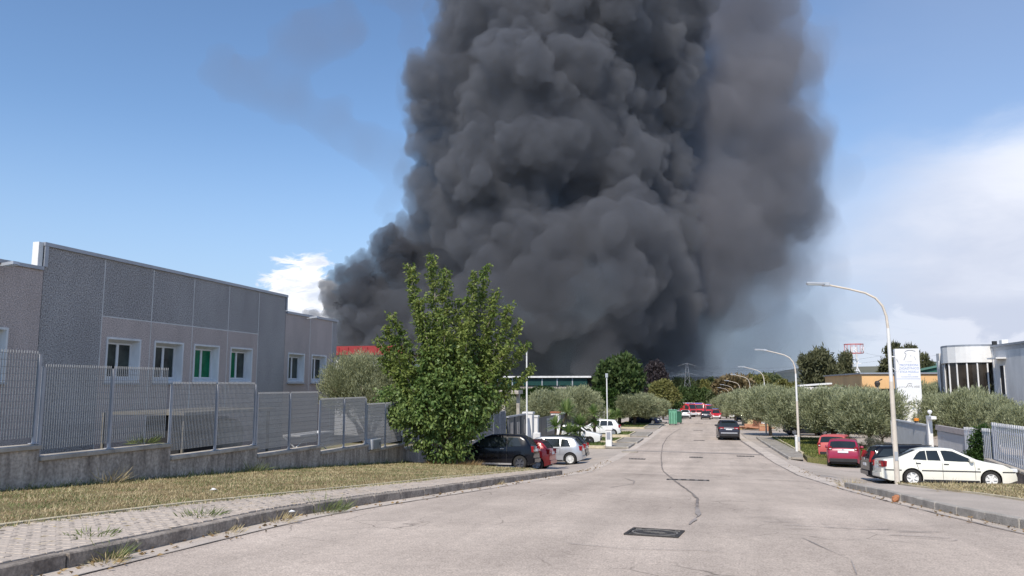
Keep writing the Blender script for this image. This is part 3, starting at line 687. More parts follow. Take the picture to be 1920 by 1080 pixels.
# red roofed shed beyond
rs_ = thing('red_roof_shed', (-31, 66, -2), 'red roofed shed showing behind the end of the factory', 'building')
MB().span((-44,60.5,-2.5), (-24,74,4.15)).build('wall', M['white_dirty'], rs_)
rf = MB().prism([(-44.3,60.1),(-23.6,60.1),(-23.6,74.3),(-44.3,74.3)], 4.16, lambda x, y: 4.22+.8*(1-abs(y-67)/7.1)).build('roof', mat('red_roof_sheet', (.36,.035,.035), .6, var=.12), rs_)
for k in range(24): MB().box((-44+k*.86,60.06,4.52), (.05,.06,.55)).build('rib', M['red_rib'] if 'red_rib' in M else M.setdefault('red_rib', mat('red_rib', (.30,.03,.03), .6)), rf)
MB().span((-44.2,60.1,4.23), (-23.7,60.22,4.9)).build('fascia', M['red_rib'], rs_)
MB().span((-29.5,60.4,3.2), (-26.5,60.49,3.95)).build('window', M['glass'], rs_)
# ------------------------------------------------------------------ buildings beyond on the left
gb = thing('green_glazed_building', (-20, 105, -3), 'low building with a strip of dark green windows under a pale roof edge', 'building')
MB().span((-34,100.2,-3.5), (-13.9,118,1.55)).build('wall', M['wall_concrete'], gb)
for k in range(9):
    x0 = -31.9+k*2.0
    MB().span((x0+.08,100.02,1.6), (x0+1.92,100.10,2.55)).build('window', mat('green_tinted_glass', (.02,.06,.055), .1) if k == 0 else bpy.data.materials['green_tinted_glass'], gb)
    MB().span((x0-.07,99.98,1.56), (x0+.07,100.2,2.6)).build('mullion', M['post'], gb)
MB().span((-34.4,99.6,2.6), (-13.4,118.4,2.82)).build('roof', M['white_dirty'], gb)
MB().span((-34,100.3,1.56), (-13.9,118,2.59)).build('upper_wall', M['dark'], gb)
kc = thing('gate_canopy', (-18.5, 66, -3), 'small pale gabled porch roof between the leafy tree and the olives', 'porch')
pp = at_d(958, 735, 62)
MB().box((pp.x,pp.y,pp.z), (1.6,1.6,.3)).build('roof', M['coping'], kc)
for s_ in (-1,1): MB().box((pp.x+s_*.6,pp.y,pp.z-1.5), (.25,.25,2.7)).build('pillar', M['coping'], kc)

# grey sliding gate, pillars and board fence on the left
gt = thing('sliding_gate', (WX, 54, -2.7), 'dark grey sliding gate with painted pale upright reflections beyond the grating fence', 'gate')
MB().span((WX-.05,51.3,-2.55), (WX+.03,57.2,-.55)).build('board', mat('gate_paint', (.085,.092,.105), .5), gt)
M['gatep'] = bpy.data.materials['gate_paint']
for k in range(4): MB().span((WX+.03,51.3+k*1.93,-2.6), (WX+.09,51.42+k*1.93,-.45)).build('stile', M['gatep'], gt)
for y0, z0, z1 in ((52.0,-2.0,-.9),(52.45,-2.0,-.9),(53.9,-2.0,-.95),(54.4,-2.0,-.95),(56.1,-1.85,-.85)):  # raised pale strips stand in for reflections on the gate boards
    MB().lathe([(.001,0),(.13,0),(.13,.03),(.001,.03)], n=4).f
    MB().span((WX+.031,y0,z0), (WX+.06,y0+.26,z1)).build('reflection_strip', M['lamp'], gt, bevel=.012)
MB().span((WX-.1,51.2,-.54), (WX+.1,57.3,-.44)).build('top_rail', M['post'], gt)
def pillar(x, y, z1, w, m, label, cap=None):
    t = thing('gate_pillar', (x, y, G(y)), label, 'pillar')
    MB().span((x-w/2,y-w/2,G(y)-.1), (x+w/2,y+w/2,z1)).build('shaft', m, t)
    MB().span((x-w/2-.06,y-w/2-.06,z1), (x+w/2+.06,y+w/2+.06,z1+.14)).build('cap', cap or m, t); return t
pillar(WX, 58.0, -.5, .7, M['white_dirty'], 'white gate pillar at the end of the grey sliding gate')
pillar(WX, 60.4, -.85, .5, M['white_dirty'], 'lower white pillar between gate and dark sign board')
M['terracotta'] = mat('terracotta', (.32,.11,.06), .85)
pillar(WX, 69.5, -.85, .75, M['white_dirty'], 'white pillar with a terracotta cap above the yuccas', M['terracotta'])
bf = thing('board_gate', (WX, 65, -2.9), 'dark slate gate boards carrying a pale notice beyond the white pillars', 'gate')
for k in range(4): MB().span((WX-.06,60.8+k*2.1,G(62)-.1), (WX+.02,62.85+k*2.1,-.98)).build('board', M['gatep'], bf)
nb = MB().span((WX+.03,65.0,-2.3), (WX+.06,68.2,-1.15)).build('notice', M['post'], bf)
for k in range(4): MB().span((WX+.061,65.3,-1.42-k*.2), (WX+.07,67.7-.4*(k % 2),-1.34-k*.2)).build('text_line', M['gatep'], nb)
bg_ = thing('board_fence', (WX, 78, -3), 'dark slate board fence with pale sloping rail behind the yuccas', 'fence')
for k in range(8): MB().span((WX-.05,70.1+k*2.1,G(75)-.2), (WX+.02,72.15+k*2.1,-1.02-.035*k)).build('board', M['gatep'], bg_)
MB().prism([(WX-.12,70),(WX+.1,70),(WX+.1,87),(WX-.12,87)], lambda x, y: -1.0-.0167*(y-70), lambda x, y: -.86-.0167*(y-70)).build('top_rail', M['white_dirty'], bg_)
for y in (78.2, 79.0): MB().span((WX-.1,y,-3.2), (WX+.12,y+.2,-.6)).build('post', M['post'], bg_)
wp = thing('slatted_gate', (-10.3, 86, -3.3), 'white slatted pedestrian gate between yuccas and olive', 'gate')
q = at_d(1125, 780, 84)
for k in range(3): MB().span((q.x-.5+k*.45,q.y,G(q.y)-.1), (q.x-.38+k*.45,q.y+.1,-1.1)).build('upright', M['white_paint'], wp)
for k in range(6): MB().span((q.x-.5,q.y+.03,G(q.y)+.2+k*.33), (q.x+.5,q.y+.07,G(q.y)+.27+k*.33)).build('slat', M['white_dirty'], wp)

# ------------------------------------------------------------------ right: sheet fence, gate, wall
RX = 12.0
rw_ = thing('boundary_wall', (RX+.2, 34, -2), 'low broken stone wall with slipped coping under the tall slat fence', 'wall')
MB().prism([(RX+.02,26),(RX+.4,26),(RX+.4,38.3),(RX+.02,38.3)], lambda x, y: G(y)-.3, lambda x, y: -1.62+(37.5-y)*-.035).build('wall_body', M['wall_concrete'], rw_)
for k in range(6):
    y0 = 37.9-k*1.95
    MB().prism([(RX-.10,y0-1.9),(RX+.46,y0-1.9),(RX+.46,y0),(RX-.10,y0)], lambda x, y: -1.615+(37.5-y)*-.035+.02*(k % 2), lambda x, y: -1.50+(37.5-y)*-.035+.02*(k % 2)).build('coping_stone', M['coping'], rw_, bevel=.015)
def slat_fence(label, y0, y1, z0f, z1f, pitch, w, group=None):
    t = thing('slat_fence', (RX+.15, y0, z0f(y0)), label, 'fence', group)
    y = y0+.08
    while y < y1:
        MB().prism([(RX+.10,y-w/2),(RX+.115,y-w/2),(RX+.115,y+w/2),(RX+.10,y+w/2)], z0f(y), z1f(y)).build('slat', M['slat'], t)
        MB().prism([(RX+.09,y-w/2-.01),(RX+.125,y-w/2-.01),(RX+.125,y+w/2+.01),(RX+.09,y+w/2+.01)], z1f(y)-.13, z1f(y)+.01).build('slat_cap', M['white_dirty'], t); y += pitch
    MB().prism([(RX+.165,y0),(RX+.21,y0),(RX+.21,y1),(RX+.165,y1)], lambda x, yy: z0f(yy)+.25, lambda x, yy: z0f(yy)+.33).build('rail', M['post'], t)
    MB().prism([(RX+.165,y0),(RX+.21,y0),(RX+.21,y1),(RX+.165,y1)], lambda x, yy: z1f(yy)-.40, lambda x, yy: z1f(yy)-.32).build('rail', M['post'], t)
    for yy in (y0+.05, y1-.05): MB().span((RX+.17,yy-.05,z0f(yy)-.1), (RX+.27,yy+.05,z1f(yy)+.0)).build('post', M['post'], t)
M['slat'] = mat('grey_fence_slat', (.56,.57,.60), .55, metal=.05, var=.08)
slat_fence('tall pale grey slat fence standing on the broken wall', 27.5, 37.4, lambda y: -1.46+(37.5-y)*-.035, lambda y: .06+(y-35)*.0, .215, .115)
slat_fence('lower grey slat fence with a climbing shrub between gate and tall fence', 37.6, 41.1, lambda y: G(y)+.05, lambda y: -.22-(y-37.6)*.03, .215, .115)
M['gate_sheet'] = mat('grey_gate_sheet', (.52,.52,.53), .55, metal=.05, var=.08)
sg_ = thing('sliding_gate', (RX+.3, 44, -2.5), 'grey vertical slat sliding gate with brownish top beam right of the white post', 'gate')
y = 41.3
while y < 46.0:
    MB().span((RX+.30,y,G(44)+.1), (RX+.34,y+.085,-.78)).build('slat', M['gate_sheet'], sg_); y += .125
MB().span((RX+.345,41.2,G(44)), (RX+.38,46.1,-.72)).build('backing_sheet', M['lamp_head'], sg_)
MB().span((RX+.24,41.2,-.72), (RX+.42,46.1,-.46)).build('top_beam', mat('gate_beam', (.42,.37,.35), .6), sg_)
wg = thing('swing_gate', (RX+.1, 50, -2.6), 'pale framed grey slat gate leaf left of the white post', 'gate')
y = 47.0
while y < 55.2:
    MB().span((RX+.12,y,G(51)+.05), (RX+.16,y+.15,-.60)).build('slat', M['gate_sheet'], wg); y += .205
for a, b in (((RX+.08,46.85,-2.75),(RX+.2,46.99,-.52)),((RX+.08,55.3,-2.8),(RX+.2,55.45,-.62))): MB().span(a, b).build('stile', M['white_dirty'], wg)
MB().span((RX+.08,47.0,-.595), (RX+.2,55.29,-.50)).build('top_rail', M['white_dirty'], wg)
gp = thing('gate_post', (RX+.1, 46.5, -2.6), 'white square gate post with bracket and small round lamp', 'post')
MB().span((RX-.05,46.32,G(46)-.1), (RX+.17,46.60,-.15)).build('shaft', M['white_paint'], gp)
MB().span((RX-.05,45.6,-.15), (RX+.2,46.62,.0)).build('bracket', M['white_paint'], gp)
MB().tube([(RX+.05,46.2,.0),(RX+.05,46.2,.12)], .02).lathe([(.001,.10),(.09,.14),(.12,.22),(.09,.30),(.001,.33)], c=(RX+.05,46.2,0)).build('lamp', M['lamp_white'], gp, smooth=40)
MB().span((RX-.08,46.36,-1.95), (RX-.051,46.48,-1.8)).build('key_switch', M['black_plastic'], gp)
bx_ = thing('warning_beacon', (RX+.2, 49.3, -.5), 'small orange flashing beacon on top of the grey gate leaf', 'beacon')
MB().span((RX+.08,49.2,-.495), (RX+.2,49.5,-.40)).build('base', M['black_plastic'], bx_); MB().lathe([(.001,-.395),(.14,-.395),(.14,-.25),(.001,-.22)], c=(RX+.14,49.35,0)).build('dome', M['amber_lens'], bx_, smooth=40)

# ------------------------------------------------------------------ totem sign
def text_mesh(s, name, m, parent, loc, size, rot, ext=.004, align='CENTER', sx=1.0):
    cu = bpy.data.curves.new('t', 'FONT'); cu.body = s; cu.size = size; cu.align_x = align; cu.extrude = ext
    o = bpy.data.objects.new('t', cu); COL.objects.link(o); dg = bpy.context.evaluated_depsgraph_get()
    me = bpy.data.meshes.new_from_object(o.evaluated_get(dg)); bpy.data.objects.remove(o)
    me.materials.clear(); me.materials.append(m); q = bpy.data.objects.new(name, me); COL.objects.link(q); q.parent = parent
    q.location = loc; q.rotation_euler = rot; q.scale = (sx,1,1); return q
a = at_d(1679, 700, 55.0); tz = at_d(1679, 654, 55.0).z; TW = 1.56
M['totem_white'] = mat('totem_white', (.80,.80,.80), .35, var=.03)
M['blue_ink'] = mat('blue_lettering', (.22,.30,.55), .6, var=.05); M['grey_ink'] = mat('grey_lettering', (.20,.20,.21), .6, var=.05); M['pale_ink'] = mat('pale_grey_lettering', (.42,.42,.44), .6, var=.05)
ts = thing('totem_sign', (a.x+.80, a.y, G(a.y)), 'tall white advertising totem with grey bird logo and blue lettering', 'sign', rz=radians(-4))
H_ = tz-G(a.y)
KS = TW/1.22; HN = H_/KS; ts.scale = (KS,KS,KS)
MB().box((0,0,HN/2), (1.22,.30,HN)).build('panel', M['totem_white'], ts, local=True, bevel=.01)
MB().box((-1.22/2-.035,0,HN/2-.02), (.06,.26,HN)).build('edge_channel', M['flashing'], ts, local=True)
MB().box((0,-.153,HN-1.66), (1.22-.04,.008,.016)).build('divider', M['blue_ink'], ts, local=True)
cx = .12
MB().tube([(cx-.30,-.154,HN-.62),(cx-.20,-.154,HN-.40),(cx-.17,-.154,HN-.28),(cx-.24,-.154,HN-.22),(cx-.20,-.154,HN-.13),(cx-.05,-.154,HN-.08),(cx+.12,-.154,HN-.085),(cx+.30,-.154,HN-.14)], .022, n=6).tube([(cx+.22,-.154,HN-.42),(cx+.31,-.154,HN-.62)], .010, n=6).lathe([(.001,-.012),(.028,-.012),(.028,0)], c=(cx+.06,-.15,HN-.39), axis='Y', n=12).build('logo', M['pale_ink'], ts, local=True)
R90 = (radians(90), 0, 0)
for s_, dz, sz, m_, sx in (('al modello', .74, .07, M['pale_ink'], 1.2), ('PROTEZIONI', .96, .165, M['blue_ink'], .98), ('DIGAZYNICO', 1.14, .165, M['blue_ink'], .98), ('ETICA MODELLI', 1.33, .165, M['blue_ink'], .80), ('s.r.l.', 1.46, .10, M['blue_ink'], 1), ('Concessionario prodotti', 1.57, .085, M['blue_ink'], 1.02)):
    text_mesh(s_, 'lettering', m_, ts, (.06,-.152,HN-dz), sz, R90, sx=sx)
text_mesh('nero', 'lettering', M['pale_ink'], ts, (-.32,-.152,HN-2.13), .12, R90); text_mesh('uoz', 'lettering', M['grey_ink'], ts, (.38,-.152,HN-2.13), .20, R90)
MB().tube([(-.18,-.154,HN-2.14),(-.06,-.154,HN-2.02),(-.05,-.154,HN-1.94),(.04,-.154,HN-1.90),(.16,-.154,HN-1.94)], .013, n=5).tube([(-.02,-.154,HN-2.12),(.03,-.154,HN-2.0),(.09,-.154,HN-2.1)], .012, n=5).tube([(.09,-.154,HN-1.98),(.18,-.154,HN-2.13)], .012, n=5).build('logo', M['grey_ink'], ts, local=True)

# ------------------------------------------------------------------ right building with curved white fascia
M['grey_render'] = mat('grey_render', (.64,.63,.62), .9, var=.22, scale=.5, fine=.1, bump=.2, streak=3)
RB = 24.0
rb = thing('office_building', (RB+8, 75, -3), 'grey rendered office with a curved white fascia over tall bay windows', 'building')
yA, yB = 72.6, 85.4
MB().span((RB,50,-3.6), (RB+14,57.9,4.78)).span((RB,58,-3.6), (RB+14,yA,4.78)).build('wall', M['grey_render'], rb)
MB().span((RB+.6,yA+.004,-3.6), (RB+14,89,4.78)).build('rear_wall', M['grey_render'], rb)
MB().span((RB-.12,50,4.781), (RB+14.1,yA+.1,4.95)).build('coping', M['flashing'], rb)
MB().prism([(RB-.006,50),(RB-.004,50),(RB-.004,yA),(RB-.006,yA)], lambda x, y: 4.45, 4.78).build('band', M['flashing'], rb)
ctl = [(24.0,72.62),(23.1,72.5),(22.25,72.7),(21.5,73.3),(21.05,74.2),(20.95,75.3),(21.2,76.6),(21.7,78.4),(22.2,80)]
arc = []
for i in range(19):
    q = i/18*8; k = min(7, int(q)); t = q-k; arc.append((ctl[k][0]+(ctl[k+1][0]-ctl[k][0])*t, ctl[k][1]+(ctl[k+1][1]-ctl[k][1])*t))
def arcshell(off, z0, z1, t0=0, t1=18):
    P = arc[t0:t1+1]; n = len(P); b = MB(); V = []
    for x, y in P: d_ = Vector((23.9-x, 77.5-y)).normalized(); V += [(x-off*d_.x,y-off*d_.y,z0),(x-off*d_.x,y-off*d_.y,z1),(x+.35*d_.x,y+.35*d_.y,z0),(x+.35*d_.x,y+.35*d_.y,z1)]
    F_ = []
    for i in range(n-1):
        k = 4*i; F_ += [(k,k+1,k+5,k+4),(k+2,k+6,k+7,k+3),(k+1,k+3,k+7,k+5),(k,k+4,k+6,k+2)]
    F_ += [(0,2,3,1),(4*n-4,4*n-3,4*n-1,4*n-2)]
    return b.add(V, F_)
arcshell(.0, 3.55, 4.90).build('fascia', M['white_paint'], rb)
MB().prism(arc+[(RB+.8,80),(RB+.8,yA+.15)], 4.91, 5.06).build('roof_cap', M['flashing'], rb)
M['brown_glass'] = mat('brownish_glass', (.035,.028,.022), .12, var=.6, scale=.6, spec=.35)
for i in range(1, 17, 2):
    arcshell(-.17, -2.8, 3.54, i, i+2).build('pane', M['brown_glass'], rb)
    x, y = arc[i]; d_ = Vector((23.9-x, 77.5-y)).normalized(); MB().box((x+.14*d_.x,y+.14*d_.y,.35), (.10,.10,6.38)).build('mullion', M['white_dirty'], rb)
arcshell(-.14, .62, .72, 1, 17).build('transom', M['flashing'], rb)
MB().span((RB-.05,yA-.28,-3.5), (RB+.2,yA-.05,4.70)).build('corner_pier', M['white_dirty'], rb)
MB().span((22.0,80.1,-3.6), (RB+1.2,81,4.6)).build('end_wall', M['grey_render'], rb)
MB().tube([(21.95,80.0,-3),(21.95,80.0,3.9)], .07).build('downpipe', M['white_dirty'], rb)
w = MB().span((RB-.03,70.2,.9), (RB-.008,71.0,3.2)).build('window', M['dark'], rb)
MB().span((RB-.06,70.1,.9), (RB-.009,70.19,3.3)).span((RB-.06,71.01,.9), (RB-.009,71.1,3.3)).build('frame', M['white_dirty'], w)
MB().span((RB-.14,69.9,.70), (RB-.009,71.3,.88)).build('sill', M['flashing'], w)
MB().span((RB-.75,69.6,3.75), (RB-.009,71.6,3.87)).build('window_hood', M['white_dirty'], rb)
vz = thing('roof_vent', (RB+1, 70, 4.9), 'small white vent box on the grey office roof edge', 'vent')
MB().box((RB+.6,71.6,5.15), (.5,.6,.4)).build('body', M['white_paint'], vz, bevel=.03); MB().box((RB+.1,72.2,5.12), (.3,.3,.34)).build('motor', M['black_plastic'], vz)

# ------------------------------------------------------------------ orange building, green shed, white canopy
M['orange'] = mat('orange_render', (.74,.46,.22), .85, var=.08, scale=.6)
ob = thing('orange_building', (22, 105, -3), 'single storey orange rendered building with flat dark edged roof', 'building')
MB().span((18.5,95.8,-3.6), (38,121,1.0)).build('wall', M['orange'], ob)
MB().span((18.0,95.0,1.25), (38.5,121.5,2.88)).build('fascia', M['orange'], ob)
MB().span((18.4,95.7,1.0), (38,121,1.25)).build('recess', M['dark'], ob)
MB().span((17.8,94.8,2.88), (38.7,121.7,3.05)).build('roof', M['flashing'], ob)
MB().span((24.4,95.6,-1.6), (27.5,95.79,.95)).build('door_opening', M['dark'], ob)
MB().span((19.6,95.6,-1.0), (21.0,95.79,.6)).build('window', M['glass'], ob)
wc = thing('white_canopy', (14, 100, -3), 'low white canopy roof left of the orange building', 'canopy')
MB().prism([(11.8,99),(15.2,97.5),(15.2,101),(11.8,103)], lambda x, y: 1.45+(x-11.5)*.08, lambda x, y: 1.62+(x-11.5)*.08).build('roof', M['white_paint'], wc)
for x in (12.2,13.5,14.9): MB().span((x,99.6,-3.5), (x+.15,99.75,1.45)).build('post', M['post'], wc)
MB().span((12.5,103.2,-3.5), (17.5,103.5,1.4)).build('rear_wall', M['grey_render'], wc)
gs = thing('green_shed', (36, 134, -3), 'green sheet metal shed roof rising behind the orange building', 'building')
MB().prism([(31.5,130),(42,130),(42,142),(31.5,142)], -4, lambda x, y: 3.5+(x-31.5)*.22).build('wall', mat('green_sheet', (.03,.13,.10), .6, var=.1), gs)
MB().prism([(31.2,129.6),(42.3,129.6),(42.3,142.4),(31.2,142.4)], lambda x, y: 3.51+(x-31.5)*.22, lambda x, y: 3.68+(x-31.5)*.22).build('roof', mat('green_roof_edge', (.10,.22,.18), .6), gs)
# bird shaped lamp on a short post in front of the orange building
bl_ = thing('garden_lamp', (21, 90, -3), 'short pole topped by a dark cage lantern before the orange wall', 'lamp post')
q = at_d(1645, 720, 84); MB().tube([(q.x,q.y,-3.3),(q.x,q.y,q.z-.3)], .10, n=8).build('pole', M['lamp'], bl_)
MB().lathe([(.001,-.35),(.22,-.3),(.30,.1),(.2,.3),(.001,.36)], c=(q.x,q.y,q.z), n=6).box((q.x+.2,q.y,q.z+.36), (.7,.12,.10), ry=-.5).build('lantern', M['iron'], bl_)
# advertising ring on a mast, far right
sm_ = thing('mast_sign', (31, 170, -5), 'tall mast sign with a red hooped ring and white letters above the pines', 'sign')
c = at_d(1601, 656, 172); M['sign_red'] = mat('sign_red', (.55,.12,.12), .5); M['sign_white'] = mat('sign_white', (.8,.8,.82), .5)
for dz, rr in ((1.25,2.0),(-.75,1.9)):
    MB().tube([(c.x+rr*cos(2*pi*k/24), c.y+rr*sin(2*pi*k/24), c.z+dz) for k in range(25)], .07, n=6).build('hoop', M['sign_red'], sm_)
for k in range(12): MB().tube([(c.x+1.95*cos(2*pi*k/12), c.y+1.95*sin(2*pi*k/12), c.z-.75),(c.x+1.98*cos(2*pi*k/12), c.y+1.98*sin(2*pi*k/12), c.z+1.25)], .04, n=5).build('strut', M['sign_red'], sm_)
for k, s_ in enumerate(('E','R','N')): 
    an = radians(205+k*58); text_mesh(s_, 'letter', M['sign_white'], sm_, Vector((c.x+2.0*cos(an), c.y+2.0*sin(an), c.z-.55))-sm_.location, 1.7, (radians(90),0,an+radians(90)), ext=.05)
MB().tube([(c.x-.5,c.y,-6),(c.x-.5,c.y,c.z+.6)], .16, n=8).tube([(c.x+.5,c.y,-6),(c.x+.5,c.y,c.z+.6)], .16, n=8).build('mast', M['white_dirty'], sm_)
for k in range(12): MB().box((c.x,c.y,c.z-1-k*1.2), (1.0,.1,.1)).build('rung', M['white_dirty'], sm_)
for s_, dz in (('7L',-3.1),('A',-5.0),('e',-6.6)): text_mesh(s_, 'letter', M['sign_white'], sm_, Vector((c.x+.5,c.y-.3,c.z+dz))-sm_.location, 1.7, R90, ext=.05)

# ------------------------------------------------------------------ street lamps
LAMPS = [(6.16,27.8),(6.1,53.0),(6.3,80.5),(6.62,108),(6.6,134),(6.6,160),(6.7,187),(6.8,214)]
LB = ['nearest street lamp with a small white aerial, beside the cream saloon','second street lamp with a white cabinet at its foot','third street lamp rising out of the olive crowns','fourth street lamp standing by the heap of planks','fifth street lamp along the right row of olives','sixth street lamp along the right row of olives','seventh street lamp in front of the brownish tree','farthest street lamp of the right row']
def lamp_parts(t, nm_head=True):
    MB().tube([(0,0,-.1),(0,0,3.3)], [.085,.07], n=10).build('pole', M['lamp'], t, smooth=50, local=True)
    MB().tube([(0,0,3.28),(0,0,5.05)], [.062,.055], n=10).build('upper_pole', M['lamp_white'], t, smooth=50, local=True)
    MB().tube([(0,0,5.0),(-.03,0,5.45),(-.13,0,5.80),(-.33,0,6.07),(-.64,0,6.25),(-1.15,0,6.40),(-1.80,0,6.56)], [.045,.043,.04,.038,.036,.034,.032], n=8).build('arm', M['lamp'], t, smooth=60, local=True)
    h = MB().box((-1.86,0,6.58), (.24,.16,.13), ry=.06).box((-2.19,0,6.62), (.58,.24,.07), ry=.06).build('lamp_head', M['lamp_head'], t, local=True, bevel=.015)
    MB().box((-2.20,0,6.575), (.5,.19,.02), ry=.06).build('lens', M['clear_lens'], h, local=True)
    MB().box((0,-.08,.9), (.10,.02,.28)).build('hatch', M['lamp_head'], t, local=True)
base_l = None
for (x, y), lb in zip(LAMPS, LB):
    if base_l is None:
        base_l = thing('street_lamp', (0,0,0), lb, 'street lamp', 'street lamps along the right kerb'); lamp_parts(base_l); o = base_l
    else: o = copy_tree(base_l); o['label'] = lb
    o.location = (x, y, G(y)); o.rotation_euler = (0, 0, R0.uniform(-.06, .06)+(.0 if y < 100 else .04))
MB().box((.22,-.05,4.15), (.16,.10,.24)).tube([(0,0,4.12),(.22,0,4.1)], .02, n=5).tube([(.2,0,4.02),(.30,0,3.8),(.22,0,3.6),(.05,0,3.75)], .012, n=5).build('aerial', M['lamp_white'], base_l, local=True)
q = at_d(988, 850, 43.0); p2 = at_d(988, 655, 43.0)
lp = thing('flag_pole', (q.x,q.y,G(q.y)), 'thin pale pole with a side wire rising behind the leafy tree', 'pole')
MB().tube([(q.x,q.y,G(q.y)-.1),(q.x,q.y,-.5)], [.065,.06], n=8).build('pole', M['lamp_white'], lp, smooth=50); MB().tube([(q.x,q.y,-.52),(q.x,q.y,p2.z)], [.05,.04], n=8).build('upper_pole', M['lamp_white'], lp, smooth=50)
MB().tube([(q.x,q.y,2.05),(q.x-1.3,q.y,2.1)], .012, n=5).build('wire', M['lamp_white'], lp)
q = at_d(1138, 740, 78); p2 = at_d(1138, 702, 78)
lp = thing('flag_pole', (q.x,q.y,G(q.y)), 'thin pale pole in front of the bushy green tree', 'pole')
MB().tube([(q.x,q.y,G(q.y)),(q.x,q.y,p2.z)], .06, n=8).build('pole', M['lamp_white'], lp); MB().box((q.x,q.y,p2.z-.1), (.25,.25,.4)).build('head', M['lamp_head'], lp)
# ------------------------------------------------------------------ trees and plants
def unit(a): return a/np.maximum(np.linalg.norm(a, axis=1, keepdims=True), 1e-6)
def leaf_arrays(P, D, ln, wd, rng, fold=.15):
    N = len(P); D = unit(D); R_ = unit(rng.normal(size=(N,3))); S_ = unit(np.cross(D, R_)); Nn = np.cross(S_, D)
    ln = (ln*rng.uniform(.7,1.3,(N,1))); wd = (wd*rng.uniform(.75,1.25,(N,1)))
    A = P; B = P+D*ln*.45+S_*wd/2+Nn*wd*fold; C2 = P+D*ln-Nn*ln*.12; E_ = P+D*ln*.45-S_*wd/2+Nn*wd*fold
    V = np.stack([A,B,C2,E_], 1).reshape(-1,3); F_ = np.arange(N*4).reshape(N,4); return V, F_
def lump_points(lumps, ncl, per, sig, rng, inner=.5):
    L = np.array(lumps, dtype=float); vol = (L[:,3]*L[:,4]*L[:,5])**.67; k = rng.choice(len(L), ncl, p=vol/vol.sum())
    u = unit(rng.normal(size=(ncl,3))); r = rng.uniform(inner**2, 1, (ncl,1))**.5
    c = L[k,:3]+u*r*L[k,3:]; c = np.repeat(c, per, 0); o = np.repeat(u, per, 0)
    p = c+rng.normal(size=c.shape)*sig; return p, o
def limb(b, p0, p1, r0, r1, rng, bend=.12, n=5, sides=7):
    p0 = Vector(p0); p1 = Vector(p1); L = (p1-p0).length; pts = []
    for i in range(n+1):
        t = i/n; w = sin(pi*t)*L*bend; pts.append(p0.lerp(p1, t)+Vector((rng.normal()*w*.5, rng.normal()*w*.5, w*.25)))
    pts[0] = p0; b.tube(pts, [r0+(r1-r0)*i/n for i in range(n+1)], n=sides)
LM = dict(leafy=leaf_mat('fresh_green_leaf', (.08,.145,.03), (.30,.35,.095), .38), vine=leaf_mat('bright_green_leaf', (.07,.14,.035), (.26,.34,.11), .34, .42),
    olive=leaf_mat('olive_leaf', (.20,.225,.11), (.50,.52,.33), .30), olive_dark=leaf_mat('olive_inner_leaf', (.07,.075,.05), (.20,.20,.15), .15), broad=leaf_mat('dark_green_leaf', (.030,.065,.020), (.12,.165,.055), .28),
    laurel=leaf_mat('laurel_leaf', (.02,.055,.012), (.075,.13,.03), .25), plum=leaf_mat('purple_leaf', (.022,.018,.024), (.075,.060,.062), .2), gold=leaf_mat('yellow_green_leaf', (.11,.125,.035), (.30,.28,.10), .3),
    wood=leaf_mat('wood_leaf', (.055,.085,.035), (.19,.22,.10), .3), pine=leaf_mat('pine_needle', (.045,.055,.026), (.16,.16,.08), .15), rust=leaf_mat('brownish_needle', (.09,.075,.035), (.32,.24,.13), .2),
    yucca=leaf_mat('yucca_leaf', (.09,.17,.04), (.34,.42,.16), .3), redl=leaf_mat('red_leaf', (.16,.02,.015), (.30,.05,.03), .25))
def tree_master(name, label, leafm, lumps, ncl, per, sig, ln, wd, trunk_h, tr, seed, up=.35, out=.6, rnd=.7, bark='trunk', group=None, inner=.5, cat='tree', limbs=9):
    rng = np.random.default_rng(seed); t = thing(name, (0,0,0), label, cat, group)
    P, O_ = lump_points(lumps, ncl, per, sig, rng, inner)
    D = O_*out+np.array([0,0,up])+rng.normal(size=P.shape)*rnd
    V, F_ = leaf_arrays(P, D, ln, wd, rng)
    b = MB(); top = Vector((0,0,trunk_h))
    limb(b, (0,0,-.5), top, tr, tr*.75, rng, .05)
    L = sorted(lumps, key=lambda q: -q[3]); 
    for k in range(limbs):
        q = L[k % len(L)]; e = Vector((q[0]+rng.normal()*q[3]*.35, q[1]+rng.normal()*q[4]*.35, q[2]+rng.uniform(-.2,.5)*q[5])); limb(b, top-Vector((0,0,trunk_h*.25*rng.random())), e, tr*.5, tr*.1, rng, .12)
    b.build('trunk', M[bark], t, smooth=50, local=True)
    np_mesh('crown', V, F_, leafm, t); return t
def set_at(o, x, y, sx, sz, rz, dz=0.0):
    o.location = (x, y, G(y)+dz); o.scale = (sx, sx, sz); o.rotation_euler = (0, 0, rz)
def px_tree(o, u, vt, vb, hw_, d, ref_r, ref_zc, ref_rz, rz, label=None):
    # place a master whose crown has radius ref_r and spans ref_zc +- ref_rz so that it fills the outline seen
    c = at_d(u, (vt+vb)/2, d); g = G(c.y); R_ = hw_*d/FPX; zt_ = at_d(u, vt, d).z
    sx = R_/ref_r; sz = (zt_-g)/(ref_zc+ref_rz); set_at(o, c.x, c.y, sx, sz, rz)
    if label: o['label'] = label
    return o

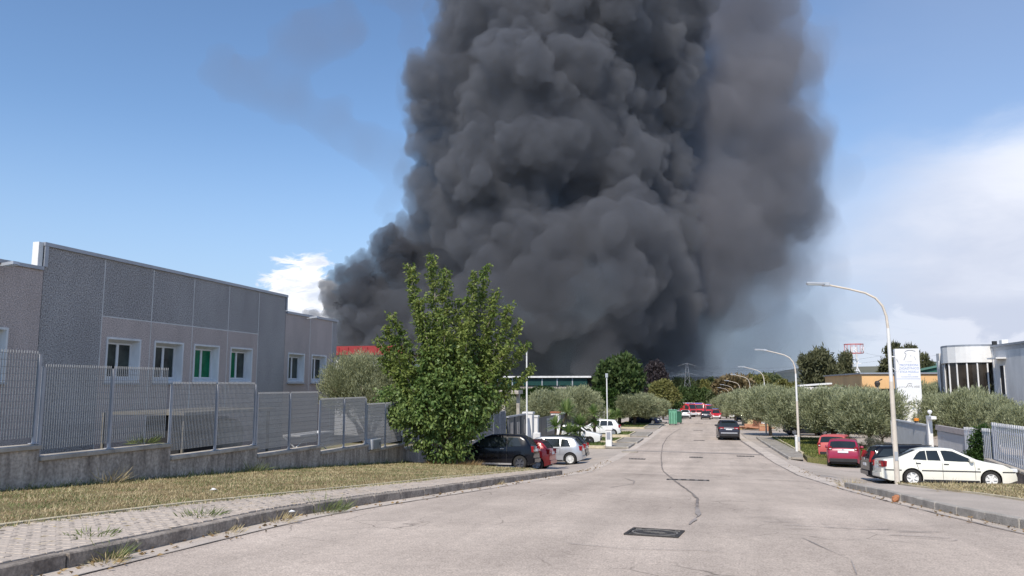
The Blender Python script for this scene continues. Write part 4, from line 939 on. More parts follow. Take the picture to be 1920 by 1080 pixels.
# the big leafy multi-stemmed tree by the verge
def big_tree():
    rng = np.random.default_rng(3); dep = 33.2; base = Vector((-10.45, 32.3, G(32.3)+.15))
    t = thing('leafy_tree', base, 'tall leafy multi-stemmed tree with upright shoots at the end of the verge', 'tree')
    tips = [(765,497,-.3),(808,478,.2),(836,505,.6),(893,512,-.2),(912,498,.4),(935,545,0),(975,602,.3),(1000,690,.2),(733,590,-.3),(706,635,.2),(862,560,.8),(785,560,-.8),(720,612,.1),(958,572,.1),(985,645,-.2),(715,670,.2),(880,600,-1.0),(830,590,-1.1),(955,650,-.7),(740,660,-.8),(920,600,.9),(800,620,.9)]
    b = MB(); Ps = []; Ds = []
    root = [base+Vector((rng.normal()*.22, rng.normal()*.2, 0)) for _ in tips]
    for (u, v, dd), r0 in zip(tips, root):
        tip = at_d(u, v, dep+dd); mid = r0.lerp(tip, .45)+Vector(((base.x-r0.x)*.2, 0, .35)); pts = []
        n = 14
        for i in range(n+1):
            s_ = i/n; p = (r0*(1-s_)**2+mid*2*s_*(1-s_)+tip*s_**2); pts.append(p+Vector((rng.normal()*.02, rng.normal()*.02, 0)))
        b.tube(pts, [.075*(1-.86*i/n) for i in range(n+1)], n=6)
        # twigs with drooping leaves, long low down and short at the tip
        L = (tip-r0).length; nt = int(L*16)
        for k in range(nt):
            s_ = .22+.78*(k+rng.random())/nt; f = s_*n; i = min(n-1, int(f)); p = pts[i].lerp(pts[i+1], f-i)
            reach = (.17+1.15*max(0, 1-s_)**1.1)*rng.uniform(.5, 1.15)
            a = rng.uniform(0, 2*pi); d = Vector((cos(a), sin(a), rng.uniform(.15,.9))).normalized(); e = p+d*reach
            if rng.random() < .3: b.tube([p, p.lerp(e,.5)+Vector((0,0,.03)), e], [.012,.008,.004], n=4, cap=False)
            m = int(10+20*reach); q = rng.random(m)**.6
            for w in q:
                z = p.lerp(e, w); Ps.append((z.x+rng.normal()*.07, z.y+rng.normal()*.07, z.z+rng.normal()*.06)); Ds.append((d.x*.5+rng.normal()*.55, d.y*.5+rng.normal()*.55, -.35+rng.normal()*.45))
    b2 = MB(); b2.v = b.v; b2.f = b.f; b2.build('trunk', M['pale_bark'], t, smooth=50)
    P = np.array(Ps); D = np.array(Ds); V, F_ = leaf_arrays(P, D, .15, .085, rng, .12)
    print('big tree leaves', len(P)); np_mesh('crown', V-np.array(base), F_, LM['leafy'], t)
    # the climber that wraps the foot
    lum = []
    for u, v, r_, dd in [(800,760,52,-.9),(850,740,55,-1.0),(760,770,34,-.6),(880,780,40,-.8),(830,820,42,-.7),(790,805,36,-.6),(860,835,26,-.6),(738,750,26,-.3),(905,740,32,-.3),(720,742,18,0),(835,700,60,-.4),(820,860,22,-.2)]:
        c = at_d(u, v, dep+dd); s_ = r_*dep/FPX; lum.append((c.x,c.y,c.z,s_,s_*.8,s_))
    P, O_ = lump_points(lum, 800, 13, .10, rng, .6); D = O_*.5+np.array([.05,-.2,-.55])+rng.normal(size=P.shape)*.45
    V, F_ = leaf_arrays(P, D, .17, .105, rng, .1)
    cl = thing('climber', base, 'bright broad leaved climber bushing out round the foot of the leafy tree', 'climber')
    bb = MB()
    for k in range(7): limb(bb, base+Vector((rng.normal()*.3, rng.normal()*.2-.2, -.1)), Vector(lum[k][:3]), .025, .008, rng, .15)
    bb.build('stem', M['trunk'], cl, smooth=50); np_mesh('foliage', V-np.array(base), F_, LM['vine'], cl)
    # dry straw tuft at the foot
    n = 900; a = rng.uniform(0, 2*pi, n); r_ = rng.random(n)**.5*.75; P = np.stack([base.x+.3+r_*np.cos(a)*1.5, base.y-.5+r_*np.sin(a), np.full(n, base.z-.03)], 1); D = np.stack([np.cos(a)*.6, np.sin(a)*.6, rng.uniform(.1,1,n)], 1)
    V, F_ = leaf_arrays(P, D, .32, .016, rng); np_mesh('dry_grass', V, F_, leaf_mat('dry_straw', (.26,.17,.08), (.45,.33,.17), .2), kind='stuff')
big_tree()

# olives: three masters, then copies scaled to each outline
OG = 'olive trees in rows along the street'
OL = [(.9,.8,1.75,1.3,1.3,.75),(-.9,.7,1.75,1.3,1.3,.75),(.8,-.9,1.7,1.3,1.3,.75),(-.9,-.9,1.75,1.3,1.3,.75),(0,0,2.5,1.9,1.9,1.2),(1.2,.3,2.6,1.2,1.2,1.0),(-1.2,-.2,2.5,1.2,1.2,1.05),(.2,-1.2,2.4,1.2,1.2,1.0),(-.3,1.1,2.7,1.2,1.2,1.0),(.6,-.3,3.0,1.1,1.1,.75),(-.5,.2,3.1,1.0,1.0,.7)]
def olive_master(seed, label):
    rr = random.Random(seed); lum = [(x*rr.uniform(.8,1.2), y*rr.uniform(.8,1.2), z+rr.uniform(-.15,.15), a, b, c) for x, y, z, a, b, c in OL]
    return tree_master('olive_tree', label, LM['olive'], lum, 2500, 12, .12, .24, .048, 1.0, .16, seed, up=.75, out=.75, rnd=.42, bark='trunk', group=OG, inner=.35)
om = [olive_master(50+k, 'x') for k in range(3)]; for_used = [False]*3; oi = [0]
def olive(u, vt, vb, hw_, d, label):
    k = oi[0] % 3; o = om[k] if oi[0] < 3 else copy_tree(om[k]); oi[0] += 1
    return px_tree(o, u, vt, vb, hw_, d, 2.1, 2.55, 1.15, oi[0]*1.37, label)
for a in [
    (1560,732,812,62,57,'olive right behind the second street lamp, over the dark shade'), (1495,734,812,52,64,'olive with a dark forked trunk left of the second street lamp'), (1628,735,815,60,53,'olive over the faded red car on the right'),
    (1442,728,805,48,74,'olive on a slim dark trunk at the corner of the right entrance'), (1402,734,800,38,100,'olive behind the heap of planks and crates'), (1378,738,795,30,122,'far olive over the white van'), (1362,745,790,24,150,'farthest olive of the right row by the fire service off roader'),
    (1700,752,812,46,58,'olive just behind the swing gate and its beacon'), (1762,742,815,50,54,'olive behind the white gate post, below the totem'), (1822,735,812,52,50,'tallest olive in front of the curved bay windows'), (1868,750,815,44,47,'olive behind the tall slat fence'), (1915,762,820,46,44,'olive at the right edge of the view behind the tall slats'),
    (1610,732,790,52,78,'olive in the second row below the orange building'), (1520,735,790,46,92,'olive in the second row near the white canopy'), (1690,735,790,44,76,'olive in the second row left of the totem foot'), (1745,722,790,42,74,'olive in the second row before the dark orange doorway'), (1835,728,790,36,66,'olive in the second row at the foot of the office bay'),
    (955,748,790,34,66,'small olive right of the leafy tree behind the grey gate'), (1032,735,788,42,76,'olive behind the notice board and white capped pillar'), (1088,730,785,44,80,'olive at the hedge behind the left-hand yuccas'), (1190,740,800,46,97,'olive with a visible grey trunk on the left lawn'), (1222,748,795,34,108,'olive leaning over the navy car by the green bin'),
    (918,755,790,22,62,'small olive against the leafy tree, over the fence')]: olive(*a)
# big silvery olive behind the fence, denser and closer
lum = []
for u, v, r_, dd in [(655,710,48,0),(700,715,52,.5),(640,735,40,-.3),(690,745,50,-.4),(730,730,46,.4),(625,715,26,0),(675,690,30,.2),(745,710,40,.8)]:
    c = at_d(u, v, 39.0+dd); s_ = r_*39/FPX; lum.append((c.x,c.y,c.z,s_,s_,s_))
c0 = at_d(690, 740, 39.0); b0 = Vector((c0.x, c0.y, G(c0.y)-.1))
lum = [(x-b0.x, y-b0.y, z-b0.z, a, b, c) for x, y, z, a, b, c in lum]
o = tree_master('olive_tree', 'large silvery olive spilling over the grating fence beside the factory', LM['olive'], lum, 3600, 12, .10, .17, .028, 1.0, .2, 77, up=.8, out=.8, rnd=.40, group=OG, inner=.35); o.location = b0

# broad-leaved and other trees
BL = [(0,0,4.4,2.2,2.2,1.9),(1.3,.2,4.0,1.6,1.6,1.5),(-1.3,.3,4.1,1.6,1.6,1.5),(.2,-1.2,3.6,1.7,1.6,1.5),(.5,.4,5.6,1.3,1.3,1.0),(-.7,-.3,5.3,1.3,1.3,1.1),(.1,1.2,4.3,1.6,1.6,1.4)]
def broad(label, mat_, u, vt, vb, hw_, d, seed, ncl=900, ln=.34, wd=.2, name='tree', lumps=BL, **k):
    rr = random.Random(seed); lum = [(x*rr.uniform(.75,1.25), y*rr.uniform(.75,1.25), z+rr.uniform(-.3,.3), a, b, c) for x, y, z, a, b, c in lumps]
    o = tree_master(name, label, LM[mat_], lum, ncl, 12, .17, ln, wd, 2.2, .22, seed, up=k.pop('up', .15), **k); return px_tree(o, u, vt, vb, hw_, d, 2.9, 4.4, 2.1, seed*.7)
broad('dense dark green tree rising behind the left olives', 'broad', 1160, 672, 752, 50, 100, 61, ncl=800, ln=.62, wd=.34, name='broadleaf_tree', inner=.55, up=.5)
broad('dark purple leaved tree in the smoke behind the green tree', 'plum', 1228, 681, 735, 26, 150, 62, name='plum_tree', ln=.4, wd=.25)
broad('yellow green tree above the green bin', 'gold', 1242, 716, 775, 32, 135, 63, name='broadleaf_tree', ln=.4, wd=.22)
broad('dark round tree behind the ladder fire engine', 'broad', 1262, 735, 778, 20, 150, 64, name='broadleaf_tree', ln=.4, wd=.25, ncl=600)
TG = 'trees closing the end of the street'
fl = [(1272,712,20,235,'wood'),(1290,711,18,240,'wood'),(1308,716,18,238,'wood'),(1324,716,15,230,'gold'),(1335,713,16,245,'wood'),(1346,716,13,240,'gold'),(1298,728,18,215,'broad'),(1280,730,16,210,'broad'),(1320,730,16,212,'broad'),(1338,733,14,205,'wood'),(1355,725,16,225,'wood'),(1420,705,30,200,'gold'),(1445,702,26,215,'wood'),(1468,715,22,205,'gold'),(1400,715,26,230,'wood'),(1490,720,18,190,'gold')]
fn = ['leftmost round crown','tallest soft crown behind the pylon foot','broad crown behind the middle fire engine','yellowish pointed crown behind the tanker','crown right of the pointed one','small yellowish crown by the brown tree','low dark crown above the middle fire engine','low dark crown above the ladder engine','low dark crown above the tanker','low green crown beside the lamp row','green crown hiding behind the brown tree','yellow green crown behind the third lamp','green crown under the far hills','yellow green crown left of the pines','deep green crown behind the lamp row','yellow green crown at the foot of the stone pine']
for k, ((u, vt, hw_, d, m_), nm) in enumerate(zip(fl, fn)): broad(nm+' closing the end of the street', m_, u, vt, 765, hw_, d, 100+k, ncl=380, ln=.75, wd=.45, name='broadleaf_tree', group=TG)
PL = [(0,0,5.2,2.6,2.4,.8),(1.6,.4,4.7,1.7,1.6,.7),(-1.6,.2,4.6,1.7,1.6,.7),(.2,-1.2,4.2,1.9,1.6,.7),(.4,0,5.9,1.4,1.4,.5),(-.6,.2,3.6,1.8,1.6,.6),(.9,-.4,3.4,1.7,1.5,.6)]
broad('brownish cedar like tree with layered branches behind the lamp row', 'rust', 1378, 704, 770, 34, 190, 81, ncl=700, ln=.8, wd=.3, name='cedar_tree', lumps=PL)
SPN = [(0,0,5.2,1.2,1.2,.55),(1.7,.3,4.9,1.1,1.1,.5),(-1.8,.3,5.0,1.1,1.1,.5),(.6,-1.0,4.5,1.2,1.1,.5),(-1.1,-.3,5.8,.9,.9,.45),(.8,0,5.95,.9,.9,.45),(-1.3,.4,4.1,1.2,1.1,.5),(1.8,-.3,4.2,1.1,1.1,.5),(0,.3,3.6,1.3,1.2,.5)]
broad('big dark stone pine between the second lamp and the mast sign', 'pine', 1535, 655, 712, 42, 120, 82, ncl=1000, ln=.5, wd=.16, name='pine_tree', lumps=SPN)
broad('stone pine leaning against the mast sign', 'pine', 1584, 664, 712, 26, 124, 83, ncl=800, ln=.5, wd=.16, name='pine_tree', lumps=SPN)
broad('stone pine directly behind the white totem', 'pine', 1688, 648, 712, 40, 118, 84, ncl=900, ln=.5, wd=.16, name='pine_tree', lumps=SPN)
broad('stone pine right of the totem above the green shed', 'pine', 1727, 664, 712, 22, 122, 85, ncl=600, ln=.5, wd=.16, name='pine_tree', lumps=SPN)
broad('small red leaved shrub over the sliding gate beam', 'redl', 1770, 785, 812, 13, 50.5, 86, ncl=240, ln=.12, wd=.07, name='shrub', cat='shrub')
broad('pale pinkish dry shrub before the orange wall', 'rust', 1625, 722, 770, 26, 86, 87, ncl=300, ln=.25, wd=.08, name='shrub', cat='shrub')
# climbing shrub on the slat fence
lum = []
for u, v, r_ in [(1843,810,11),(1838,830,16),(1846,845,14),(1836,858,13),(1822,858,12),(1850,822,10),(1841,870,12),(1826,868,10)]:
    c = at_d(u, v, 34.3); s_ = r_*34.3/FPX; lum.append((c.x,c.y,c.z,s_,s_*.7,s_))
c0 = at_d(1840, 875, 34.3); b0 = Vector((c0.x, c0.y, G(c0.y))); lum = [(x-b0.x, y-b0.y, z-b0.z, a, b, c) for x, y, z, a, b, c in lum]
o = tree_master('climbing_shrub', 'tall dark leafy shrub growing against the grey slat fence', LM['laurel'], lum, 420, 12, .07, .15, .06, .5, .04, 88, cat='shrub', up=.1); o.location = b0
# low weeds by the black estate
def tuft(name, label, cat, x, y, z, n, r_, h, m_, seed, kind=None, wd=.012, spread=.8, group=None):
    rng = np.random.default_rng(seed); a = rng.uniform(0, 2*pi, n); q = rng.random(n)**.6*r_
    P = np.stack([q*np.cos(a), q*np.sin(a), np.zeros(n)], 1); D = np.stack([np.cos(a)*spread, np.sin(a)*spread, rng.uniform(.25,1,n)], 1)+rng.normal(size=(n,3))*.25
    V, F_ = leaf_arrays(P, D, h, wd, rng, .3); o = np_mesh(name, V, F_, m_); o.location = (x, y, z); tag(o, label, cat, group); return o
M['weed'] = leaf_mat('weed_blade', (.07,.11,.03), (.27,.30,.12), .25); M['straw'] = leaf_mat('straw_blade', (.27,.21,.10), (.66,.56,.34), .2)
q = at_ground(180, 1040) if False else None
for k, (x, y, dz, n, r_, h, m_, lb) in enumerate([(-6.33,7.55,.0,70,.10,.26,'weed','green grass tuft growing from the near kerb joint'),(-6.30,7.40,.0,90,.22,.14,'straw','dry straw tuft under the near kerb joint'),(-6.22,12.3,.0,200,.38,.30,'weed','largest grass tuft at the foot of the left kerb'),(-6.28,10.9,.0,120,.26,.20,'straw','brown dead weed against the left kerb face'),
        (-6.95,10.0,.16,130,.32,.14,'weed','flat green weed on the pavement near the kerb edge'),(-6.3,9.6,0,80,.24,.13,'straw','scattered straw in the left gutter'),(-7.05,8.0,.16,90,.30,.10,'weed','low weed on the near end of the pavement'),(4.3,25.2,.0,140,.35,.28,'straw','dry weed clump at the tip of the right pavement'),(5.7,21.0,.16,110,.3,.28,'straw','dry brown tuft on the right edging'),(-5.35,20.4,.0,80,.25,.13,'straw','thin dry weed along the far part of the left kerb'),(-12.4,14.6,.18,90,.25,.4,'straw','dead stalks leaning on the stained wall'),(-12.4,20.2,.18,110,.3,.35,'weed','dark weeds at the wall foot below the fourth fence post')]):
    tuft('weed_tuft', lb, 'weed', x, y, G(y)+dz, n, r_, h, M[m_], 300+k, group='weeds and dry tufts along kerbs and wall')
b_ = tuft('weed_tuft', 'yellow green weed sprouting on the wall coping behind the fence', 'weed', -12.75, 16.0, .28, 160, .28, .28, M['weed'], 330, group='weeds and dry tufts along kerbs and wall')
# yuccas
def rosette(b_V, c, r_, n, rng, wd):
    for k in range(n):
        a = rng.uniform(0, 2*pi); el_ = rng.uniform(-.35, 1.45); d = np.array([cos(a)*cos(el_), sin(a)*cos(el_), sin(el_)]); s_ = np.cross(d, [0,0,1]); s_ = s_/max(1e-6, np.linalg.norm(s_))*wd
        L = r_*rng.uniform(.75, 1.1); p0 = c+d*.08; p1 = c+d*L*.55; p2 = c+d*L+np.array([0,0,-.10*L])
        b_V += [p0-s_*.6, p0+s_*.6, p1+s_, p1-s_, p2]
def yucca(label, heads, seed, group='yuccas by the left entrances'):
    rng = np.random.default_rng(seed); pts = [at_d(u, v, d) for u, v, d, r_ in heads]; bx0 = pts[0]; base = Vector((bx0.x, bx0.y, G(bx0.y)))
    t = thing('yucca', base, label, 'yucca', group); b = MB()
    for p, (u, v, d, r_) in zip(pts, heads):
        limb(b, (base.x+rng.normal()*.12, base.y+rng.normal()*.12, base.z-.1), p, .10, .07, rng, .05)
        Vv = []; rosette(Vv, np.array(p-base), r_, 120, rng, .055); n = 120
        q = np.arange(n)*5; F3 = np.concatenate([np.stack([q,q+1,q+2],1), np.stack([q,q+2,q+3],1), np.stack([q+3,q+2,q+4],1)])
        np_mesh('leaf_rosette', np.array(Vv), F3, LM['yucca'], t)
    b.build('trunk', M['trunk'], t, smooth=50)
yucca('yucca with three leafy heads left of the old white car', [(1042,800,56,1.0),(1063,774,56.5,1.2),(1066,812,55.5,.95)], 401)
yucca('yucca in front of the old white car bonnet', [(1088,797,56.5,1.05),(1078,812,56,.8)], 402)
yucca('slim yucca between the two white cars', [(1113,776,66,1.05),(1116,798,66,.9)], 403)
yucca('yucca left of the visible olive trunk', [(1145,782,84,1.1),(1158,780,86,1.0),(1140,792,83,.9)], 404)
# laurel hedge
hg = thing('laurel_hedge', (-17, 92, -3.2), 'tall clipped dark green hedge in front of the green glazed building', 'hedge'); rng = np.random.default_rng(9)
n = 26000; P = np.stack([rng.uniform(-30,-9.5,n), rng.uniform(91,94,n), rng.uniform(-3,0,n)], 1); P[:,2] = np.where(rng.random(n) < .35, rng.uniform(.3,1.15,n)+.25*np.sin(P[:,0]*1.3), rng.uniform(-3.2,1.1,n)); P[:,1] = np.where(rng.random(n) < .6, 91+rng.random(n)*.35, P[:,1])
V, F_ = leaf_arrays(P, rng.normal(size=P.shape)*.6+np.array([0,-.4,.5]), .34, .16, rng); np_mesh('foliage', V-np.array([-17,92,-3.2]), F_, LM['laurel'], hg)
# bushes closing the ground under the right olives, low dark shrubs
for k, (u, vt, hw_, d, m_, lb) in enumerate([(1590,792,40,70,'broad','low dark shrub mass under the right olives'),(1530,798,30,74,'broad','low dark shrub behind the second lamp'),(1655,800,30,62,'olive_dark','grey green shrub beside the swing gate end'),(1640,818,24,46,'olive_dark','feathery weed shrub between the red cars and the gate'),(1100,742,40,88,'broad','dark shrub under the bushy green tree'),(1135,755,34,96,'laurel','low green shrub left of the grey olive trunk')]):
    broad(lb, m_, u, vt, vt+45, hw_, d, 500+k, ncl=420, ln=.22, wd=.10, name='shrub', cat='shrub')

# dry grass on the verges: many short blades, one mass each
def blades(name, poly_fn, n, h, m_, seed, w=.007):
    rng = np.random.default_rng(seed); P = poly_fn(rng, n); n = len(P); a = rng.uniform(0, 2*pi, n); le = rng.uniform(.3, 1.8, n)
    D = np.stack([np.cos(a)*le, np.sin(a)*le, rng.uniform(.25,1,n)], 1); D = D/np.linalg.norm(D, axis=1, keepdims=True); hh = h*rng.uniform(.4,1.3,(n,1)); S_ = np.stack([-np.sin(a), np.cos(a), np.zeros(n)], 1)*w*(1+np.linalg.norm(P[:,:2], axis=1, keepdims=True)*.03)
    V = np.stack([P-S_, P+S_, P+D*hh], 1).reshape(-1,3); np_mesh(name, V, np.arange(3*n).reshape(n,3), m_, kind='stuff')
Gv = np.vectorize(G); EDv = np.vectorize(lambda y: lerp_tab(y, XE)); ERv = np.vectorize(lambda y: lerp_tab(y, XER))
def vl(rng, n):
    y = 4+(33-4)*rng.random(n)**1.25; x0 = EDv(y)-.1; x = x0+(-12.55-x0)*rng.random(n); k = y < 28.9+(33.6-28.9)*(-6.1-x)/(12.55-6.1); x, y = x[k], y[k]
    P = np.stack([x, y, Gv(y)+.155], 1); f = np.array([noise.noise((a*.75, b*.75, vl.s))+.6*noise.noise((a*2.3, b*2.3, vl.s)) for a, b in zip(x, y)])
    return P[f*1.1+rng.random(len(P))-.5 > vl.t]
vl.s = 0; vl.t = -.30
def vr(rng, n):
    y = 12+14*rng.random(n); x0 = ERv(y)+.1; x = x0+(13-x0)*rng.random(n); k = y < 25.2+(x-5.6)*.36; return np.stack([x[k], y[k], Gv(y[k])+.14], 1)
def vf(rng, n):
    y = 47+26*rng.random(n); x = 6.1+5.4*rng.random(n); return np.stack([x, y, Gv(y)+.13], 1)
def wallfoot(rng, n):
    y = 6+27*rng.random(n); return np.stack([-12.58+.22*rng.random(n)**2, y, Gv(y)+.155], 1)
blades('dry_grass', vl, 95000, .075, M['straw'], 1, w=.005); vl.s = 5; vl.t = .02; blades('green_grass', vl, 105000, .065, M['weed'], 2, w=.005); vl.s = 9; vl.t = .1; blades('brown_grass', vl, 30000, .07, leaf_mat('brown_blade', (.16,.10,.045), (.34,.24,.12), .15), 12, w=.005); blades('dry_grass', vr, 22000, .09, M['straw'], 3); blades('green_grass', vr, 5000, .08, M['weed'], 4)
blades('green_grass', vf, 24000, .14, leaf_mat('lawn_blade', (.07,.11,.02), (.26,.26,.08), .25), 5, w=.012); blades('green_grass', wallfoot, 2600, .20, M['weed'], 6)
def isl(rng, n):
    k = rng.integers(0, len(ISL), n); a = np.array([i[1] for i in ISL])[k]; b = np.array([i[2] for i in ISL])[k]; x = np.array([i[0] for i in ISL])[k]
    y = a+.3+(b-a-.6)*rng.random(n); return np.stack([x-1.85-3.8*rng.random(n), y, Gv(y)+.13], 1)
blades('green_grass', isl, 16000, .12, leaf_mat('island_blade', (.05,.10,.02), (.20,.23,.07), .25), 7, w=.012)
def edge(rng, n):
    y = 6+22*rng.random(n); return np.stack([EDv(y)+.02+.28*rng.random(n)**1.5, y, Gv(y)+.16], 1)
blades('dry_grass', edge, 6000, .06, M['straw'], 8); blades('green_grass', edge, 3000, .06, M['weed'], 9)

def gutter_leaves(rng, n):
    y = 6+36*rng.random(n)**1.3; sd = rng.random(n) < .55
    x = np.where(sd, np.array([lerp_tab(v, XL) for v in y])+.05+.5*rng.random(n)**2.2, np.array([lerp_tab(v, XK) if v < 25 else 4.6 for v in y])-.05-.5*rng.random(n)**2.2)
    return np.stack([x, y, Gv(y)+.022], 1)
rng = np.random.default_rng(77); P = gutter_leaves(rng, 520); a = rng.uniform(0, 2*pi, len(P)); V, F_ = leaf_arrays(P, np.stack([np.cos(a), np.sin(a), np.full(len(P), .12)], 1), .075, .035, rng, .25)
np_mesh('fallen_leaves', V, F_, leaf_mat('fallen_leaf', (.14,.085,.04), (.36,.25,.12), .1), kind='stuff')
P = np.stack([-9.2+2.8*rng.random(500), 6.5+20*rng.random(500), np.zeros(500)], 1); k = (P[:,0] > EDv(P[:,1])) & (P[:,0] < np.array([KW(v) for v in P[:,1]])); P = P[k]; P[:,2] = Gv(P[:,1])+.175; a = rng.uniform(0, 2*pi, len(P))
V, F_ = leaf_arrays(P, np.stack([np.cos(a), np.sin(a), np.full(len(P), .05)], 1), .11, .010, rng, .2); np_mesh('straw_litter', V, F_, M['straw'], kind='stuff')
# ------------------------------------------------------------------ vehicles
def px_loc(u, d, v=850):
    p = at_d(u, v, d); return p.x, p.y
def seat_on_ground(o, x, y, heading, dz=0.0):
    s = (G(y+1.2)-G(y-1.2))/2.4; n = Vector((0, -s, 1)).normalized()
    fx = Vector((cos(heading), sin(heading), 0)); fx = (fx-n*fx.dot(n)).normalized(); fy = n.cross(fx)
    o.location = (x, y, G(y)+dz+(DIP(x, y) if abs(x-.2) > 4.4 else 0)); o.rotation_euler = Matrix((fx, fy, n)).transposed().to_euler()
def wheel_mesh(r, w, style):
    ty = MB().lathe([(r*.66,-w/2),(r*.93,-w/2),(r,-w*.34),(r,w*.34),(r*.93,w/2),(r*.66,w/2),(r*.66,-w/2)], axis='Y', n=28)
    rm = MB().lathe([(r*.67,w*.47),(r*.62,w*.47),(r*.60,w*.18),(.001,w*.14)], axis='Y', n=28)
    n = {'five':5, 'six':6, 'ten':10, 'disc':0, 'nine':9}[style]
    for k in range(n):
        a = 2*pi*k/n+.3
        rm.box((cos(a)*r*.36, w*.34, sin(a)*r*.36), (r*.56, w*.22, r*(.20 if n < 8 else .11)), ry=-a)
    rm.lathe([(.001,w*.46),(r*.17,w*.46),(r*.2,w*.3),(r*.2,w*.1)], axis='Y', n=14)
    if n == 0: rm.lathe([(r*.62,w*.44),(r*.35,w*.40),(r*.3,w*.46),(.001,w*.47)], axis='Y', n=24)
    return ty, rm
def build_car(s, label, x, y, heading, group=None, cat='car', name='parked_car'):
    L, Wd, H = s['L'], s['W'], s['H']; gc = s.get('gc', .19); wr = s.get('wr', .31); xf, xr = s['xf'], s['xr']; prof = s['prof']; P_ = s['paint']
    ra = wr+.055; hl = L/2; belt = s['belt']; bl = (lambda X: belt[0]+(belt[1]-belt[0])*(X+hl)/L); rw = s.get('roofw', .78)
    car = thing(name, (0,0,0), label, cat, group)
    def zt(X):
        return lerp_tab(X, prof)
    def plan(X):
        e = max(0, (abs(X)-(hl-s.get('round', .55)))/s.get('round', .55)); return 1-s.get('nose', .17)*e**2.2
    def hw(X, z):
        w = Wd/2*plan(X); b = bl(X)
        if z > b: return w*(.965-(1-rw)*min(1.1, (z-b)/(H-b))**1.1)
        t = (z-gc)/(b-gc); return w*(1-.075*(1-t)**2.2*1.0-.035*max(0, t-.55)/.45)
    def zb(X):
        z = gc+.10*max(0, (abs(X)-(hl-.3))/.3)
        for xw in (xf, xr):
            d = abs(X-xw)
            if d < ra: z = max(z, wr+sqrt(ra*ra-d*d))
        return z
    xs = set([-hl+L*i/52 for i in range(53)]+[p[0] for p in prof])
    for xw in (xf, xr):
        for k in range(-8, 9): xs.add(xw+ra*sin(pi/2*k/8))
        xs.add(xw-ra-.012); xs.add(xw+ra+.012)
    xs = sorted(xs); xs = [X for i, X in enumerate(xs) if i == 0 or X-xs[i-1] > 1e-3 and -hl-1e-6 <= X <= hl+1e-6]
    V = []; F_ = []; NS, NT = 9, 5; n = NS+NT; ring = 2*n-1
    for X in xs:
        T = zt(X); B = min(zb(X), T-.1); c = .055; half = []
        for j in range(NS):
            z = B+(T-c-B)*j/(NS-1); half.append((hw(X, z), z))
        h = half[-1][0]
        for fy_, dz in ((.965, .028), (.88, .006), (.62, -.006), (.32, -.014), (0, -.018)): half.append((h*fy_, T-dz))
        V += [(X, -yy, z) for yy, z in half]+[(X, yy, z) for yy, z in reversed(half[:-1])]
    for i in range(len(xs)-1):
        for k in range(ring-1): F_.append((i*ring+k, i*ring+k+1, (i+1)*ring+k+1, (i+1)*ring+k))
    F_.append(tuple(range(ring))); F_.append(tuple((len(xs)-1)*ring+k for k in reversed(range(ring))))
    body = MB().add(V, F_).build('body', P_, car, smooth=38, local=True)
    MB().box((0,0,(gc+.62)/2+.03), (L-.34, Wd-.50, .5)).box(((xf+xr)/2, 0, gc+.05), (xf-xr-2*ra-.02, Wd-.16, .12)).build('underbody', M['black_plastic'], car, local=True)
    def side(poly, off, nm, m, parent=None):
        for sg in (-1, 1):
            pts = [(X, sg*(hw(X, z)+off), z) for X, z in poly]; MB().add(pts, [tuple(range(len(pts)))]).build(nm, m, parent or car, local=True)
    def strip(x0, x1, z0, z1, off, nm, m, k=14, parent=None):      # follows the side
        b = MB()
        for sg in (-1, 1):
            vs = []
            for i in range(k+1):
                X = x0+(x1-x0)*i/k; vs += [(X, sg*(hw(X, z0)+off), z0), (X, sg*(hw(X, z1)+off), z1)]
            b.add(vs, [(2*i, 2*i+1, 2*i+3, 2*i+2) for i in range(k)])
        return b.build(nm, m, parent or car, local=True)
    def vline(X, z0, z1, nm='door_gap', tilt=0):
        b = MB(); k = 6
        for sg in (-1, 1):
            vs = []
            for i in range(k+1):
                z = z0+(z1-z0)*i/k; xx = X+tilt*(z-z0); vs += [(xx-.006, sg*(hw(xx, z)+.003), z), (xx+.006, sg*(hw(xx, z)+.003), z)]
            b.add(vs, [(2*i, 2*i+1, 2*i+3, 2*i+2) for i in range(k)])
        return b.build(nm, M['black_plastic'], car, local=True)
    def top(x0, x1, f, off, nm, m, f2=None):
        b = MB(); k = 6; vs = []
        for i in range(k+1):
            X = x0+(x1-x0)*i/k; z = zt(X); e = .01; sl_ = (zt(X+e)-zt(X-e))/(2*e); nn = Vector((-sl_, 0, 1)).normalized()*off; h = hw(X, z-.05); ff_ = f+((f2 or f)-f)*i/k
            for j in range(7):
                t = -1+2*j/6; q = Vector((X, t*ff_*h, z+.018-.03*abs(t)**3))+nn; vs.append(tuple(q))
        b.add(vs, [(i*7+j, i*7+j+1, (i+1)*7+j+1, (i+1)*7+j) for i in range(k) for j in range(6)])
        return b.build(nm, m, car, smooth=True, local=True)
    for w in s['wins']: side(w, .010, 'side_window', M['car_glass'])
    top(*s['ws'], .90, .012, 'windscreen', M['car_glass'], .84)
    top(*s['rg'], .86, .012, 'rear_window', M['car_glass'], .86)
    for X, z0, z1, tl in s.get('gaps', ()): vline(X, z0, z1, tilt=tl)
    for X, z in s.get('handles', ()):
        for sg in (-1, 1): MB().box((X, sg*(hw(X, z)+.012), z), (.17, .03, .035)).build('door_handle', s.get('handle_m', P_), car, local=True, bevel=.006)
    if 'mould' in s: strip(-hl+.1, hl-.1, s['mould'][0], s['mould'][1], .006, 'side_moulding', s['mould'][2], k=30) if False else None
    for x0, x1, z0, z1, mm in s.get('strips', ()): strip(x0, x1, z0, z1, .008, 'side_moulding', mm)
    strip(xr+ra+.02, xf-ra-.02, gc+.0, gc+.07, .006, 'sill', s.get('sill_m', M['black_plastic']))
